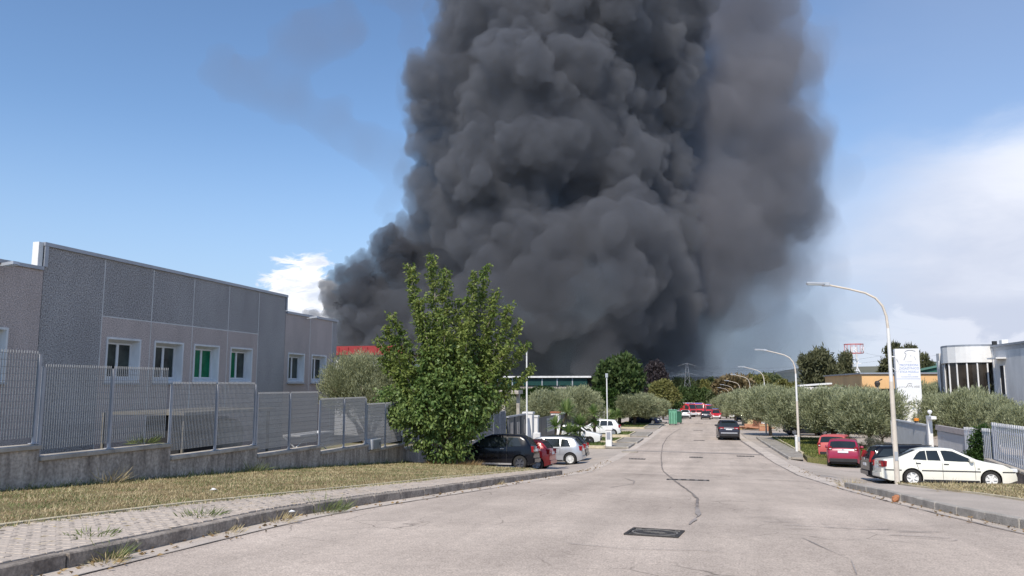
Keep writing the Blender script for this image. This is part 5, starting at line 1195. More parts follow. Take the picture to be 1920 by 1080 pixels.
    for sg in (-1, 1):
        b = MB(); X = s['mirror']; z = bl(X)+.08; b.lathe([(.001,-.10),(.07,-.08),(.09,0),(.07,.08),(.001,.10)], c=(X, sg*(hw(X, z)+.10), z), axis='Y', n=10); b.box((X, sg*(hw(X, z)+.02), z-.04), (.05, .1, .03))
        b.build('wing_mirror', s.get('mirror_m', P_), car, local=True, smooth=50)
    # rear
    xe = -hl; z0, z1, wl_, dpt = s['tail']
    for sg in (-1, 1):
        yy = sg*(hw(xe+dpt/2, (z0+z1)/2)-wl_/2+.012)
        xx = (s.get('tail_x', xe)-.012)+dpt/2
        t = MB().box((xx, yy, (z0+z1)/2), (dpt, wl_, z1-z0), ry=s.get('tail_tilt', 0), rz=-sg*.10).build('tail_light', M['red_lens'], car, local=True, bevel=.02)
        if s.get('tail_white', True): MB().box((xx-dpt/2-.004, yy-sg*.02, z0+(z1-z0)*.35), (.012, wl_*.5, (z1-z0)*.22), ry=s.get('tail_tilt', 0)).build('reversing_lens', M['clear_lens'], t, local=True)
    pz = s.get('plate_z', .75); MB().box((s.get('plate_x', xe)-.012, 0, pz), (.02, .52, .115)).build('number_plate', M['plate'], car, local=True)
    MB().box((xe-.02, 0, gc+.20), (.06, Wd*.80, .20)).build('rear_bumper', s.get('bump_m', M['black_plastic']), car, local=True, bevel=.03)
    if s.get('badge', True): MB().lathe([(.001,-.014),(.045,-.014),(.05,0)], c=(s.get('badge_x', xe), 0, s.get('badge_z', .93)), axis='X', n=16).build('badge', M['rim'], car, local=True)
    # front
    for sg in (-1, 1):
        yy = sg*(hw(hl-.15, .65)-.17); MB().box((hl-.10, yy, s.get('head_z', .66)), (.24, .30, .15), rz=-sg*.25).build('headlight', M['clear_lens'], car, local=True, bevel=.03)
    MB().box((hl+.0, 0, gc+.17), (.07, Wd*.78, .20)).build('front_bumper', s.get('bump_m', M['black_plastic']), car, local=True, bevel=.03)
    MB().box((hl+.0, 0, .58), (.03, Wd*.42, .11)).build('grille', M['black_plastic'], car, local=True)
    ty, rm = wheel_mesh(wr, .2, s.get('rim', 'five'))
    for i, (xw, sg) in enumerate(((xr,-1),(xf,-1),(xr,1),(xf,1))):
        if i == 0:
            w0 = ty.build('wheel', M['tyre'], car, smooth=40, local=True); w0.name = 'wheel'
            rm.build('rim', s.get('rim_m', M['rim']), w0, smooth=40, local=True); w = w0
        else: w = copy_tree(w0, car)
        w.location = (xw, sg*(Wd/2-.125), wr); w.rotation_euler = (0, .35*i, pi if sg < 0 else 0)
    for nm, b, m in s.get('extra', ()): b().build(nm, m, car, local=True)
    seat_on_ground(car, x, y, heading)
    return car
M['car_glass'] = mat('tinted_car_glass', (.018,.024,.026), .05, var=.3, scale=1, spec=.6)
def hatch(L, W, H, wr, paint_, **k):
    hl = L/2
    s = dict(L=L, W=W, H=H, wr=wr, xf=hl-.78, xr=-hl+.62, belt=(.93, .87), paint=paint_, mirror=.62)
    s['prof'] = [(-hl,.62),(-hl+.03,.86),(-hl+.10,1.0),(-hl+.42,H-.10),(-hl+.62,H-.03),(-hl+1.3,H),(.05,H-.015),(.40,H-.09),(1.12,.98),(hl-.35,.80),(hl-.08,.66),(hl,.52)]
    s['ws'] = (1.06, .43); s['rg'] = (-hl+.115, -hl+.40); s['tail'] = (.76, 1.0, .17, .24); s['plate_z'] = .80; s['badge_z'] = .93; s['badge_x'] = -hl+.03
    s['wins'] = [[(-hl+.60,.97),(-hl+1.12,.95),(-hl+1.12,H-.12),(-hl+.76,H-.13)], [(-hl+1.18,.95),(-.02,.93),(-.08,H-.10),(-hl+1.18,H-.11)], [(.05,.93),(1.0,.92),(.44,H-.14),(-.01,H-.10)]]
    s['gaps'] = [(0.0,.30,.95,-.03),(-hl+1.16,.55,1.0,0),(.98,.35,.93,0)]
    s['handles'] = [(-.20+.35,.86),(-hl+1.3,.88)]
    s.update(k); return s
PN = {'black': paint('black_car_paint', (.004,.005,.009), .18, coat=.25, spec=.25), 'red': paint('red_car_paint', (.42,.012,.016)), 'silver': paint('silver_car_paint', (.50,.51,.53), .32, metal=.55),
      'white': paint('white_car_paint', (.78,.78,.78)), 'cream': paint('cream_car_paint', (.78,.77,.68), .3), 'magenta': paint('crimson_car_paint', (.30,.010,.045)), 'faded': paint('faded_red_paint', (.50,.10,.095), .55, coat=.1),
      'dark': paint('charcoal_car_paint', (.030,.028,.040), .25, metal=.2, coat=.4), 'navy': paint('navy_car_paint', (.012,.018,.05))}
GL = 'cars parked nose in on the left of the street'
# small rounded black hatchback
x, y = px_loc(1006, 33.6)
s = hatch(3.55, 1.63, 1.49, .29, PN['black'], rim='five', rim_m=M['steel_rim'], bump_m=PN['black'], sill_m=M['rim'])
hl = 3.55/2
s['prof'] = [(-hl,.55),(-hl+.02,.80),(-hl+.09,.97),(-hl+.36,1.33),(-hl+.60,1.45),(-.35,1.49),(.10,1.47),(.42,1.36),(.98,1.0),(hl-.30,.86),(hl-.07,.68),(hl,.5)]
s['ws'] = (.93,.45); s['rg'] = (-hl+.12,-hl+.36); s['tail'] = (.72,.98,.15,.14); s['plate_z'] = .82; s['xf'] = hl-.66; s['xr'] = -hl+.58
s['wins'] = [[(-hl+.52,.98),(-hl+1.12,.95),(-hl+1.12,1.34),(-hl+.70,1.33)], [(-hl+1.2,.95),(.84,.93),(.36,1.30),(-.1,1.355),(-hl+1.2,1.335)]]
s['gaps'] = [(-hl+1.16,.32,.98,0),(.84,.35,.93,.02)]; s['handles'] = [(-hl+1.36,.86)]; s['handle_m'] = M['rim']; s['mirror'] = .66
build_car(s, 'small rounded black hatchback parked nose in beside the leafy tree', x-hl, y, pi, GL)
# red hatchback
x, y = px_loc(1037, 36.9); s = hatch(4.05, 1.78, 1.44, .315, PN['red'], rim='five', bump_m=PN['red'])
build_car(s, 'bright red hatchback parked between the small black and the silver car', x-4.05/2, y, pi-.03, GL)
# silver hatchback
x, y = px_loc(1094, 41.6); s = hatch(4.20, 1.76, 1.48, .315, PN['silver'], rim='nine', rim_m=M['rim_white'], bump_m=PN['silver'])
s['strips'] = [(-1.2,1.0,.56,.60,PN['silver'])]
build_car(s, 'silver five door hatchback with round wheel covers and red tail lamps', x-2.1, y, pi+.02, GL)
x, y = px_loc(1101, 44.9); s = hatch(4.20, 1.80, 1.46, .315, PN['black'], rim='five', bump_m=PN['black'])
build_car(s, 'black hatchback mostly hidden on the far side of the silver car', x-2.1, y, pi+.02, GL)
# old white boxy car, nose to the street
x, y = px_loc(1127, 58.8); s = hatch(3.40, 1.50, 1.42, .28, PN['white'], rim='disc', rim_m=M['steel_rim'], mirror_m=M['black_plastic'])
hl = 1.7
s['prof'] = [(-hl,.6),(-hl+.02,.98),(-hl+.25,1.38),(-hl+.5,1.42),(.0,1.42),(.15,1.39),(.72,.97),(hl-.10,.80),(hl,.72)]; s['ws'] = (.68,.2); s['rg'] = (-hl+.05,-hl+.24); s['roofw'] = .86; s['nose'] = .06
s['wins'] = [[(-hl+.4,1.0),(-.35,.97),(-.35,1.32),(-hl+.55,1.32)], [(-.28,.97),(.58,.95),(.13,1.31),(-.28,1.32)]]; s['strips'] = [(-1.0,.8,.50,.60,M['black_plastic'])]; s['gaps'] = [(-.31,.32,.95,0),(.6,.35,.93,0)]; s['handles'] = [(-.15,.85)]; s['tail'] = (.6,.8,.2,.1); s['mirror'] = .5; s['handle_m'] = M['black_plastic']
build_car(s, 'old boxy white small car with black bumper facing the street by the yuccas', x-hl, y, .03, GL)
# white silver small hatch further on
x, y = px_loc(1164, 72.5); s = hatch(3.75, 1.69, 1.51, .30, PN['white'], rim='six', bump_m=PN['white'])
build_car(s, 'white small hatchback with alloy wheels parked beyond the yuccas', x-1.87, y, pi+.03, GL)
x, y = px_loc(1246, 102); s = hatch(4.1, 1.76, 1.47, .31, PN['navy'], rim='five', bump_m=PN['navy'])
build_car(s, 'dark navy car under the low olive branches before the green bin', x-2.4, y, -.25, GL)
x, y = px_loc(1241, 107); s = hatch(4.0, 1.72, 1.5, .31, PN['white'], rim='five', bump_m=PN['white'])
build_car(s, 'white car half hidden behind the dark navy one under the olive', x-2.2, y+1, -.1, GL)

# right: white saloon, side on
x, y = px_loc(1766, 29.8, 880)
L = 4.62; hl = L/2
s = dict(L=L, W=1.83, H=1.45, wr=.315, xf=1.42, xr=-1.25, belt=(.985,.90), paint=PN['cream'], mirror=.78, roofw=.76, round=.6, nose=.15, rim='six', rim_m=M['rim_white'], bump_m=PN['cream'], gc=.20, mirror_m=PN['cream'])
s['prof'] = [(-hl,.62),(-hl+.02,.88),(-hl+.10,.99),(-1.72,1.055),(-.98,1.375),(-.70,1.435),(-.1,1.45),(.25,1.42),(1.02,1.035),(1.25,.975),(1.9,.86),(hl-.14,.73),(hl-.03,.62),(hl,.5)]
s['ws'] = (.98,.30); s['rg'] = (-1.66,-1.04); s['tail'] = (.70,.93,.36,.34); s['plate_z'] = .70; s['badge_z'] = .9
s['wins'] = [[(-1.20,1.0),(-.72,.985),(-.72,1.335),(-.90,1.315),(-1.03,1.22)], [(-.69,.985),(-.24,.975),(-.30,1.345),(-.69,1.335)], [(-.12,.97),(.86,.945),(.72,1.08),(.22,1.325),(-.02,1.35),(-.19,1.345)]]
s['gaps'] = [(-.19,.28,.97,-.02),(-1.02,.62,.97,-.25),(.90,.30,.94,0)]; s['handles'] = [(-1.02,.86),(-.06,.845)]; s['handle_m'] = M['black_plastic']
s['strips'] = [(-2.2,-1.62,.575,.615,M['black_plastic']),(-.92,1.08,.575,.615,M['black_plastic']),(1.80,2.26,.575,.615,M['black_plastic'])]
s['extra'] = [('side_repeater', lambda: MB().box((1.02,-.905,.70), (.08,.012,.03)), M['black_plastic'])]
build_car(s, 'cream white four door saloon parked side on behind the first lamp post', x, y, .0, 'cars parked on the right of the street')
# black estate behind it
x, y = px_loc(1622, 32.0, 880); L = 4.6; hl = 2.3
s = dict(L=L, W=1.80, H=1.50, wr=.32, xf=1.40, xr=-1.30, belt=(1.02,.93), paint=PN['black'], mirror=.72, roofw=.80, round=.4, nose=.10, rim='five', bump_m=PN['black'])
s['prof'] = [(-hl,.6),(-hl+.02,.95),(-hl+.10,1.03),(-hl+.36,1.40),(-hl+.5,1.47),(-.5,1.50),(.1,1.48),(.40,1.41),(1.15,1.02),(1.9,.85),(hl-.1,.68),(hl,.5)]
s['ws'] = (1.1,.45); s['rg'] = (-hl+.115,-hl+.345); s['tail'] = (.80,1.26,.12,.14); s['tail_tilt'] = .24; s['tail_x'] = -hl+.06; s['plate_z'] = .72
s['wins'] = [[(-1.98,1.07),(-1.15,1.04),(-1.15,1.37),(-1.72,1.35)], [(-1.1,1.04),(-.22,1.0),(-.22,1.38),(-1.1,1.37)], [(-.15,1.0),(.95,.97),(.40,1.34),(-.15,1.38)]]
s['gaps'] = [(-.18,.3,1.0,0),(-1.12,.6,1.03,-.1)]; s['handles'] = [(-.05,.88),(-1.0,.9)]
s['extra'] = [('roof_rail', lambda: MB().tube([(-1.7,-.66,1.50),(.1,-.66,1.52)], .018, n=6).tube([(-1.7,.66,1.50),(.1,.66,1.52)], .018, n=6), M['black_plastic'])]
build_car(s, 'black estate car with tall red tail lamps behind the cream saloon', x+hl, y, .02, 'cars parked on the right of the street')
# crimson hatchback rear on
x, y = px_loc(1583, 43.0); s = hatch(3.95, 1.72, 1.48, .31, PN['magenta'], rim='five')
s['tail'] = (.92,1.10,.20,.22); s['plate_z'] = .84; s['tail_x'] = -3.95/2+.03; s['round'] = .5
build_car(s, 'crimson hatchback seen from behind in front of a faded red car', x, y, radians(79), 'cars parked on the right of the street')
x, y = px_loc(1570, 47.0); s = hatch(3.9, 1.62, 1.46, .29, PN['faded'], rim='disc', rim_m=M['steel_rim'])
s['roofw'] = .84; s['nose'] = .08; build_car(s, 'faded pinkish red old hatchback behind the crimson one', x, y, radians(72), 'cars parked on the right of the street')
# dark SUV driving away
x, y = px_loc(1366.5, 66.5); L = 4.55; hl = 2.27
s = dict(L=L, W=1.86, H=1.66, wr=.35, xf=1.38, xr=-1.32, belt=(1.12,1.05), paint=PN['dark'], mirror=.85, roofw=.74, round=.55, nose=.14, rim='five', gc=.22)
s['prof'] = [(-hl,.72),(-hl+.02,1.0),(-hl+.12,1.14),(-hl+.42,1.55),(-hl+.6,1.62),(-.5,1.66),(.2,1.63),(.5,1.55),(1.2,1.14),(2.0,.98),(hl-.1,.8),(hl,.6)]
s['ws'] = (1.15,.52); s['rg'] = (-hl+.14,-hl+.40); s['tail'] = (.94,1.10,.42,.2); s['plate_z'] = .93
s['wins'] = [[(-1.75,1.18),(-1.1,1.15),(-1.1,1.50),(-1.5,1.48)], [(-1.05,1.15),(-.1,1.12),(-.1,1.52),(-1.05,1.5)], [(-.03,1.12),(1.0,1.1),(.5,1.47),(-.03,1.52)]]
s['gaps'] = [(-.07,.35,1.1,0),(-1.07,.7,1.14,0)]; s['handles'] = [(.1,1.0),(-.95,1.0)]
s['extra'] = [('skid_plate', lambda: MB().box((-hl-.03,0,.62), (.05,1.35,.10)), M['rim']), ('tailgate_trim', lambda: MB().box((-hl-.012,0,.985), (.03,.95,.05)), M['rim']), ('spoiler', lambda: MB().box((-hl+.36,0,1.62), (.22,1.15,.03)), M['black_plastic'])]
build_car(s, 'dark charcoal SUV driving away down the middle of the street', x, y+hl*.4, radians(91), None, 'car', 'moving_car')
# far cars
x, y = px_loc(1286, 146, 780); s2 = dict(s); s2['paint'] = PN['white']; s2['bump_m'] = M['black_plastic']; s2['plate_z'] = .9
build_car(s2, 'white SUV at the far end of the street left of the fire engines', x, y, radians(88), None, 'car', 'parked_car')
x, y = px_loc(1323, 140, 780); s3 = hatch(4.1, 1.78, 1.5, .32, PN['dark'], rim='five')
build_car(s3, 'dark hatchback stopped in the road before the fire engines', x, y, radians(90), None, 'car', 'stopped_car')
x, y = px_loc(1388, 128, 780); s4 = hatch(4.1, 1.78, 1.55, .32, PN['navy'], rim='five')
build_car(s4, 'dark car under the far olive trees right of the road', x+.2, y, radians(85), None, 'car')
x, y = px_loc(1533, 75, 780); s4 = hatch(4.2, 1.78, 1.5, .32, PN['navy'], rim='five')
build_car(s4, 'dark car deep in the shade of the big right olive trees', x-1, y, radians(10), None, 'car')

def truck(label, x, y, heading, L, kind, cat='fire engine', name='fire_engine', group='fire engines at the far end of the street', scale=1.0):
    t = thing(name, (0,0,0), label, cat, group); Wd = 2.45; H = 3.1; red = M['fire_red']; wht = M['white_paint']; hl = L/2
    cab = 2.1
    prof = [(hl-cab,.75),(hl-.02,.75),(hl,1.3),(hl-.12,2.0),(hl-.42,2.75),(hl-.6,2.85),(hl-cab,2.85)]
    def ext(poly, w): 
        n = len(poly); b = MB(); b.add([(X,-w/2,z) for X, z in poly]+[(X,w/2,z) for X, z in poly], [tuple(range(n)), tuple(n+i for i in reversed(range(n)))]+[(i,(i+1)%n,n+(i+1)%n,n+i) for i in range(n)]); return b
    ext(prof, Wd-.1).build('cab', red, t, local=True, bevel=.05)
    ext([(hl-.055,1.78),(hl-.375,2.66),(hl-.355,2.69),(hl-.035,1.80)], Wd-.5).build('windscreen', M['car_glass'], t, local=True)
    for sg in (-1, 1):
        ext([(hl-.35,1.7),(hl-1.3,1.7),(hl-1.3,2.55),(hl-.65,2.55)], .02).build('side_window', M['car_glass'], t, local=True).location = (0, sg*(Wd/2-.035), 0)
        MB().box((hl-.02, sg*.9, 1.0), (.08,.34,.22)).build('headlight', M['clear_lens'], t, local=True, bevel=.02)
        MB().box((hl-.25, sg*(Wd/2+.12), 2.2), (.12,.16,.45)).build('wing_mirror', M['black_plastic'], t, local=True)
    MB().box((hl-.02,0,1.28), (.07,1.5,.36)).build('grille', M['black_plastic'], t, local=True)
    MB().box((hl-.03,0,.72), (.22,Wd-.06,.46)).build('bumper', wht, t, local=True, bevel=.04)
    if kind == 'ladder':
        b = MB().box((-cab/2-.1,0,1.65), (L-cab-.25,Wd,1.75)); b.build('body', red, t, local=True, bevel=.04)
        lad = MB()
        for sg in (-1, 1): lad.box((-.3,sg*.5,3.0), (L-.6,.09,.14))
        for k in range(14): lad.box((-hl+.6+k*(L-1.3)/13,0,3.0), (.06,1.0,.06))
        lad.build('ladder', M['white_dirty'], t, local=True)
    else:
        MB().box((-cab/2-.1,0,1.85), (L-cab-.25,Wd,2.15)).build('body', red, t, local=True, bevel=.04)
        MB().box((-cab/2-.1,0,2.98), (L-cab-.6,Wd-.5,.14)).build('roof_rack', M['white_dirty'], t, local=True)
    nsh = 3
    for k in range(nsh):
        X = -hl+.5+(k+.5)*(L-cab-.9)/nsh
        for sg in (-1, 1): MB().box((X, sg*(Wd/2+.006), 1.85), ((L-cab-.9)/nsh-.1,.02,1.2)).build('locker_shutter', M['rim'] if kind != 'ladder' or k else wht, t, local=True)
    MB().box((0,0,1.0), (L-.3,Wd+.02,.16)).build('white_stripe', wht, t, local=True)
    MB().box((hl-.95,0,2.93), (.35,1.5,.16)).build('light_bar', M['blue_lens'], t, local=True, bevel=.03)
    MB().box((-.1,0,.68), (L-.4,1.1,.3)).build('chassis', M['black_plastic'], t, local=True)
    ty, rm = wheel_mesh(.5, .32, 'ten'); w0 = None
    for X in (hl-1.15, -hl+1.5):
        for sg in (-1, 1):
            if w0 is None:
                w0 = ty.build('wheel', M['tyre'], t, smooth=40, local=True); rm.build('rim', wht, w0, smooth=40, local=True); w = w0
            else: w = copy_tree(w0, t)
            w.location = (X, sg*(Wd/2-.14), .5); w.rotation_euler = (0, 0, pi if sg < 0 else 0)
    t.scale = (scale,)*3
    seat_on_ground(t, x, y, heading); return t
M['fire_red'] = paint('fire_engine_red', (.55,.018,.03)); M['blue_lens'] = mat('blue_lamp_lens', (.05,.12,.6), .2)
x, y = px_loc(1283, 166, 770); truck('long red fire engine with ladder angled across the far left of the road', x-1.5, y+3, radians(-38), 8.6, 'ladder')
x, y = px_loc(1310, 172, 770); truck('red and white fire engine facing up the street in the middle', x+.1, y, radians(-92), 7.2, 'pumper')
x, y = px_loc(1300, 180, 770); truck('red fire engine parked behind the front two', x, y+8, radians(-80), 7.2, 'pumper')
x, y = px_loc(1329, 176, 770); truck('red tanker truck with pale tank right of the middle fire engine', x+.2, y+2, radians(-88), 6.6, 'pumper', scale=.92)
# small red off road car before them
x, y = px_loc(1342, 146, 770); s5 = hatch(3.9, 1.75, 1.75, .36, M['fire_red'], rim='six'); s5['gc'] = .26; s5['bump_m'] = M['white_paint']
s5['extra'] = [('roof_rack', lambda: MB().box((-.6,0,1.82), (1.6,1.2,.06)), M['rim']), ('light_bar', lambda: MB().box((.0,0,1.86), (.2,1.1,.12)), M['blue_lens'])]
build_car(s5, 'small red fire service off roader right of the dark hatchback', x, y, radians(-88), None, 'car', 'fire_service_car')
# white van by the right kerb
x, y = px_loc(1377, 150, 770)
v = thing('white_van', (0,0,0), 'white box van parked under the far right olive trees', 'van')
MB().box((-.6,0,1.35), (3.4,1.9,2.0)).build('box_body', M['white_paint'], v, local=True, bevel=.06)
MB().prism([(1.1,-.92),(2.2,-.85),(2.2,.85),(1.1,.92)], .4, lambda X, Y: 2.0-(X-1.1)*.75).build('cab', M['white_paint'], v, local=True, bevel=.05)
MB().prism([(1.3,-.75),(1.9,-.7),(1.9,.7),(1.3,.75)], lambda X, Y: 1.8-(X-1.1)*.7, lambda X, Y: 2.03-(X-1.1)*.75).build('windscreen', M['car_glass'], v, local=True)
for sg in (-1, 1): MB().box((-2.31,sg*.8,1.0), (.03,.14,.4)).build('tail_light', M['red_lens'], v, local=True)
MB().box((-2.31,0,1.4), (.02,.03,1.7)).build('door_gap', M['black_plastic'], v, local=True); MB().box((-2.32,.2,.55), (.02,.5,.11)).build('number_plate', M['plate'], v, local=True)
ty, rm = wheel_mesh(.34, .2, 'disc')
for X in (-1.5, 1.45):
    for sg in (-1, 1):
        w = MB(); w.v, w.f = list(ty.v), list(ty.f); wo_ = w.build('wheel', M['tyre'], v, local=True); wo_.location = (X, sg*.85, .34)
seat_on_ground(v, x+.1, y, radians(88))
# ------------------------------------------------------------------ street furniture, litter, far things
q = at_ground = None
def ground_px(u, v, dz=0.0):
    r = ray(u, v); s = 2.0
    while s < 900:
        p = EYE+r*s
        if p.z < G(p.y)+dz: return p
        s += .02
    return EYE+r*100
p = ground_px(1142, 840)
t = thing('cabinet_pillar', (p.x,p.y,G(p.y)), 'white rendered meter pillar on the first raised pavement, left', 'pillar')
MB().box((p.x,p.y,G(p.y)+.6), (.42,.40,1.35)).build('shaft', M['white_dirty'], t, bevel=.01); MB().box((p.x,p.y,G(p.y)+1.31), (.52,.50,.09)).build('cap', M['white_paint'], t)
MB().box((p.x,p.y-.205,G(p.y)+.85), (.26,.02,.5)).build('door', M['flashing'], t)
p = at_d(1007, 816, 47)
t = thing('meter_cabinet', (p.x,p.y,G(p.y)), 'small white cabinet behind the roof of the red hatchback', 'cabinet')
MB().box((p.x,p.y,(p.z+G(p.y))/2), (.42,.3,p.z-G(p.y)+.3)).build('body', M['white_paint'], t, bevel=.015); MB().box((p.x,p.y-.155,p.z-.1), (.34,.015,.45)).build('door', M['white_dirty'], t)
p = ground_px(1496, 850)
t = thing('street_cabinet', (p.x,p.y,G(p.y)), 'slim white electrical cabinet at the foot of the second lamp', 'cabinet')
MB().box((p.x,p.y,G(p.y)+.5), (.26,.26,1.2)).build('body', M['white_paint'], t, bevel=.02); MB().box((p.x,p.y-.135,G(p.y)+.65), (.2,.015,.75)).build('door', M['lamp_white'], t); MB().box((p.x,p.y,G(p.y)+1.12), (.31,.31,.05)).build('cap', M['white_dirty'], t)
# bins
M['bin_green'] = mat('bin_green', (.14,.36,.24), .5, var=.12); M['bin_dark'] = mat('bin_dark_green', (.02,.10,.06), .5)
def bin_(x, y, label, w, h, m):
    t = thing('waste_container', (0,0,0), label, 'bin', 'green bins on the left')
    MB().prism([(-w/2,-.5),(w/2,-.5),(w/2,.5),(-w/2,.5)], .16, h).build('body', m, t, local=True, bevel=.04)
    MB().box((0,0,h+.06), (w+.1,1.12,.12)).build('lid', m, t, local=True, bevel=.03)
    for k in range(3): MB().box((-w/2+w*(k+.5)/3,-.515,h*.5), (.06,.04,h*.75)).build('rib', M['bin_dark'], t, local=True)
    for sx in (-1,1):
        for sy in (-1,1): MB().lathe([(.001,-.03),(.09,-.03),(.09,.03),(.001,.03)], c=(sx*(w/2-.12),sy*.4,.09), axis='X', n=10).build('wheel', M['tyre'], t, local=True)
    seat_on_ground(t, x, y, .1)
x, y = px_loc(1261, 100, 770); bin_(x, y, 'tall bright green waste container beside the navy car', 1.0, 1.85, M['bin_green'])
x, y = px_loc(1272, 106, 770); bin_(x, y, 'darker green bin behind the bright green container', .8, 1.6, M['bin_dark'])
# two people standing by the white SUV
def person(x, y, label, col, seed, turn):
    bm = bmesh.new(); sk = bm.verts.layers.skin.verify(); vs = []
    P = [((0,0,.95),.15),((0,0,1.2),.14),((0,0,1.42),.15),((0,0,1.53),.06),((0,.02,1.64),.10),((0,.02,1.74),.085),((.10,0,.90),.105),((.12,.02,.48),.075),((.13,-.02,.08),.055),((.13,.13,.04),.045),((-.10,0,.90),.105),((-.13,.05,.48),.075),((-.14,0,.08),.055),((-.14,.15,.04),.045),((.20,0,1.40),.065),((.27,-.02,1.12),.05),((.24,.10,.88),.04),((.24,.14,.80),.035),((-.20,0,1.40),.065),((-.27,-.02,1.12),.05),((-.24,.08,.88),.04),((-.24,.12,.80),.035)]
    for c, r_ in P: v = bm.verts.new(c); v[sk].radius = (r_, r_*.8); vs.append(v)
    vs[0][sk].use_root = True
    for a, b in [(0,1),(1,2),(2,3),(3,4),(4,5),(0,6),(6,7),(7,8),(8,9),(0,10),(10,11),(11,12),(12,13),(2,14),(14,15),(15,16),(16,17),(2,18),(18,19),(19,20),(20,21)]: bm.edges.new((vs[a], vs[b]))
    me = bpy.data.meshes.new('person'); bm.to_mesh(me); bm.free(); o = bpy.data.objects.new('person', me); COL.objects.link(o)
    o.modifiers.new('s', 'SKIN'); s_ = o.modifiers.new('u', 'SUBSURF'); s_.levels = s_.render_levels = 1
    dg = bpy.context.evaluated_depsgraph_get(); m2 = bpy.data.meshes.new_from_object(o.evaluated_get(dg)); o.modifiers.clear(); o.data = m2; m2.materials.clear(); m2.materials.append(col)
    m2.materials.append(M['skin'])
    for p_ in m2.polygons:
        p_.use_smooth = True
        if p_.center.z > 1.5 or (p_.center.z < .90 and abs(p_.center.x) > .2 and p_.center.z > .7): p_.material_index = 1
    hb = MB().lathe([(.001,.10),(.075,.075),(.098,.02),(.095,-.04)], c=(0,0,1.70), n=12).build('hair', M['black_plastic'], o, smooth=True, local=True)
    tag(o, label, 'person'); o.location = (x, y, G(y)); o.rotation_euler = (0,0,turn)
M['skin'] = mat('skin', (.42,.26,.19), .6, var=.05); M['navy_cloth'] = mat('dark_navy_cloth', (.02,.022,.035), .9); M['grey_cloth'] = mat('dark_grey_cloth', (.05,.05,.055), .9)
x, y = px_loc(1273.5, 132, 770); person(x, y, 'person in dark clothes standing left of the white SUV', M['navy_cloth'], 1, .5)
x, y = px_loc(1269, 136, 770); person(x-.1, y, 'person in grey clothes behind the first one near the bins', M['grey_cloth'], 2, 2.4)
# dumped planks, crates and rubble under the fourth lamp
M['card'] = mat('cardboard', (.52,.40,.22), .9, var=.15, scale=3); M['tile'] = mat('clay', (.44,.22,.13), .9, var=.2, scale=3); M['rust'] = mat('rusty_sheet', (.22,.09,.05), .8, var=.3, scale=3)
rj = random.Random(4); JG = 'dumped boards and crates by the fourth lamp'
def junk(name, label, cat, u, v, d, dims, m, rz, ry=0, bev=.02, group=None):
    x, y = px_loc(u, d, v); t = thing(name, (x, y, G(y)), label, cat, group)
    MB().box((0,0,dims[2]/2+abs(sin(ry))*dims[0]/2), dims, rz=rz, ry=ry).build('body', m, t, local=True, bevel=bev)
    return t
t = junk('crate', 'pale cardboard crate at the back of the dumped heap', 'crate', 1400, 793, 104, (1.0,.9,.8), M['card'], .4); MB().box((0,-.46,.4), (1.02,.02,.1), rz=.4).build('tape', M['tile'], t, local=True)
t = junk('crate', 'clay coloured crate at the foot of the fourth lamp', 'crate', 1412, 797, 96, (1.15,.9,.9), M['card'], -.3); MB().box((0,0,.91), (1.17,.12,.02), rz=-.3).build('tape', M['tile'], t, local=True)
t = junk('crate', 'white crate stack right of the lamp foot', 'crate', 1429, 796, 92, (.95,.8,.75), M['white_dirty'], .2); MB().box((.05,0,.88), (.8,.7,.25), rz=.5).build('upper_tray', M['card'], t, local=True)
t = junk('crate', 'orange clay pallet end at the right of the heap', 'crate', 1434, 803, 84, (1.2,.8,.75), M['tile'], .05); MB().box((0,-.42,.6), (1.1,.03,.08), rz=.05).build('slat', M['card'], t, local=True)
t = junk('crate', 'low brown crate between the two cardboard ones', 'crate', 1404, 800, 92, (1.0,.8,.45), M['tile'], .1); MB().box((0,0,.46), (.9,.1,.03), rz=.1).build('slat', M['card'], t, local=True)
for k in range(9):
    x, y = px_loc(1389+k*5.2, 86.5-.2*k, 806); L_ = rj.uniform(1.8,2.8)
    t = thing('plank', (x, y, G(y)), ['flat clay coloured board lying nearest the road','board tilted on the first one','curved red brown board in the heap front','long board across the middle of the heap','short clay board in mid heap','board under the long curved one','splintered board before the lamp','pale topped board by the right crate','last board touching the right crate'][k], 'board', JG)
    MB().box((0,0,.14+.09*(k % 3)), (L_,.5,.09), rz=rj.uniform(-.5,.5), ry=rj.uniform(-.10,.10)).build('body', M['tile'] if k % 3 else M['card'], t, local=True, bevel=.01)
t = junk('scrap_sheet', 'rusty sheet of scrap standing in the heap', 'scrap', 1420, 796, 90, (.12,1.4,1.5), M['rust'], .6, .2); MB().box((.1,.2,1.0), (.06,.5,.9), rz=.6, ry=.3).build('bent_flap', M['rust'], t, local=True)
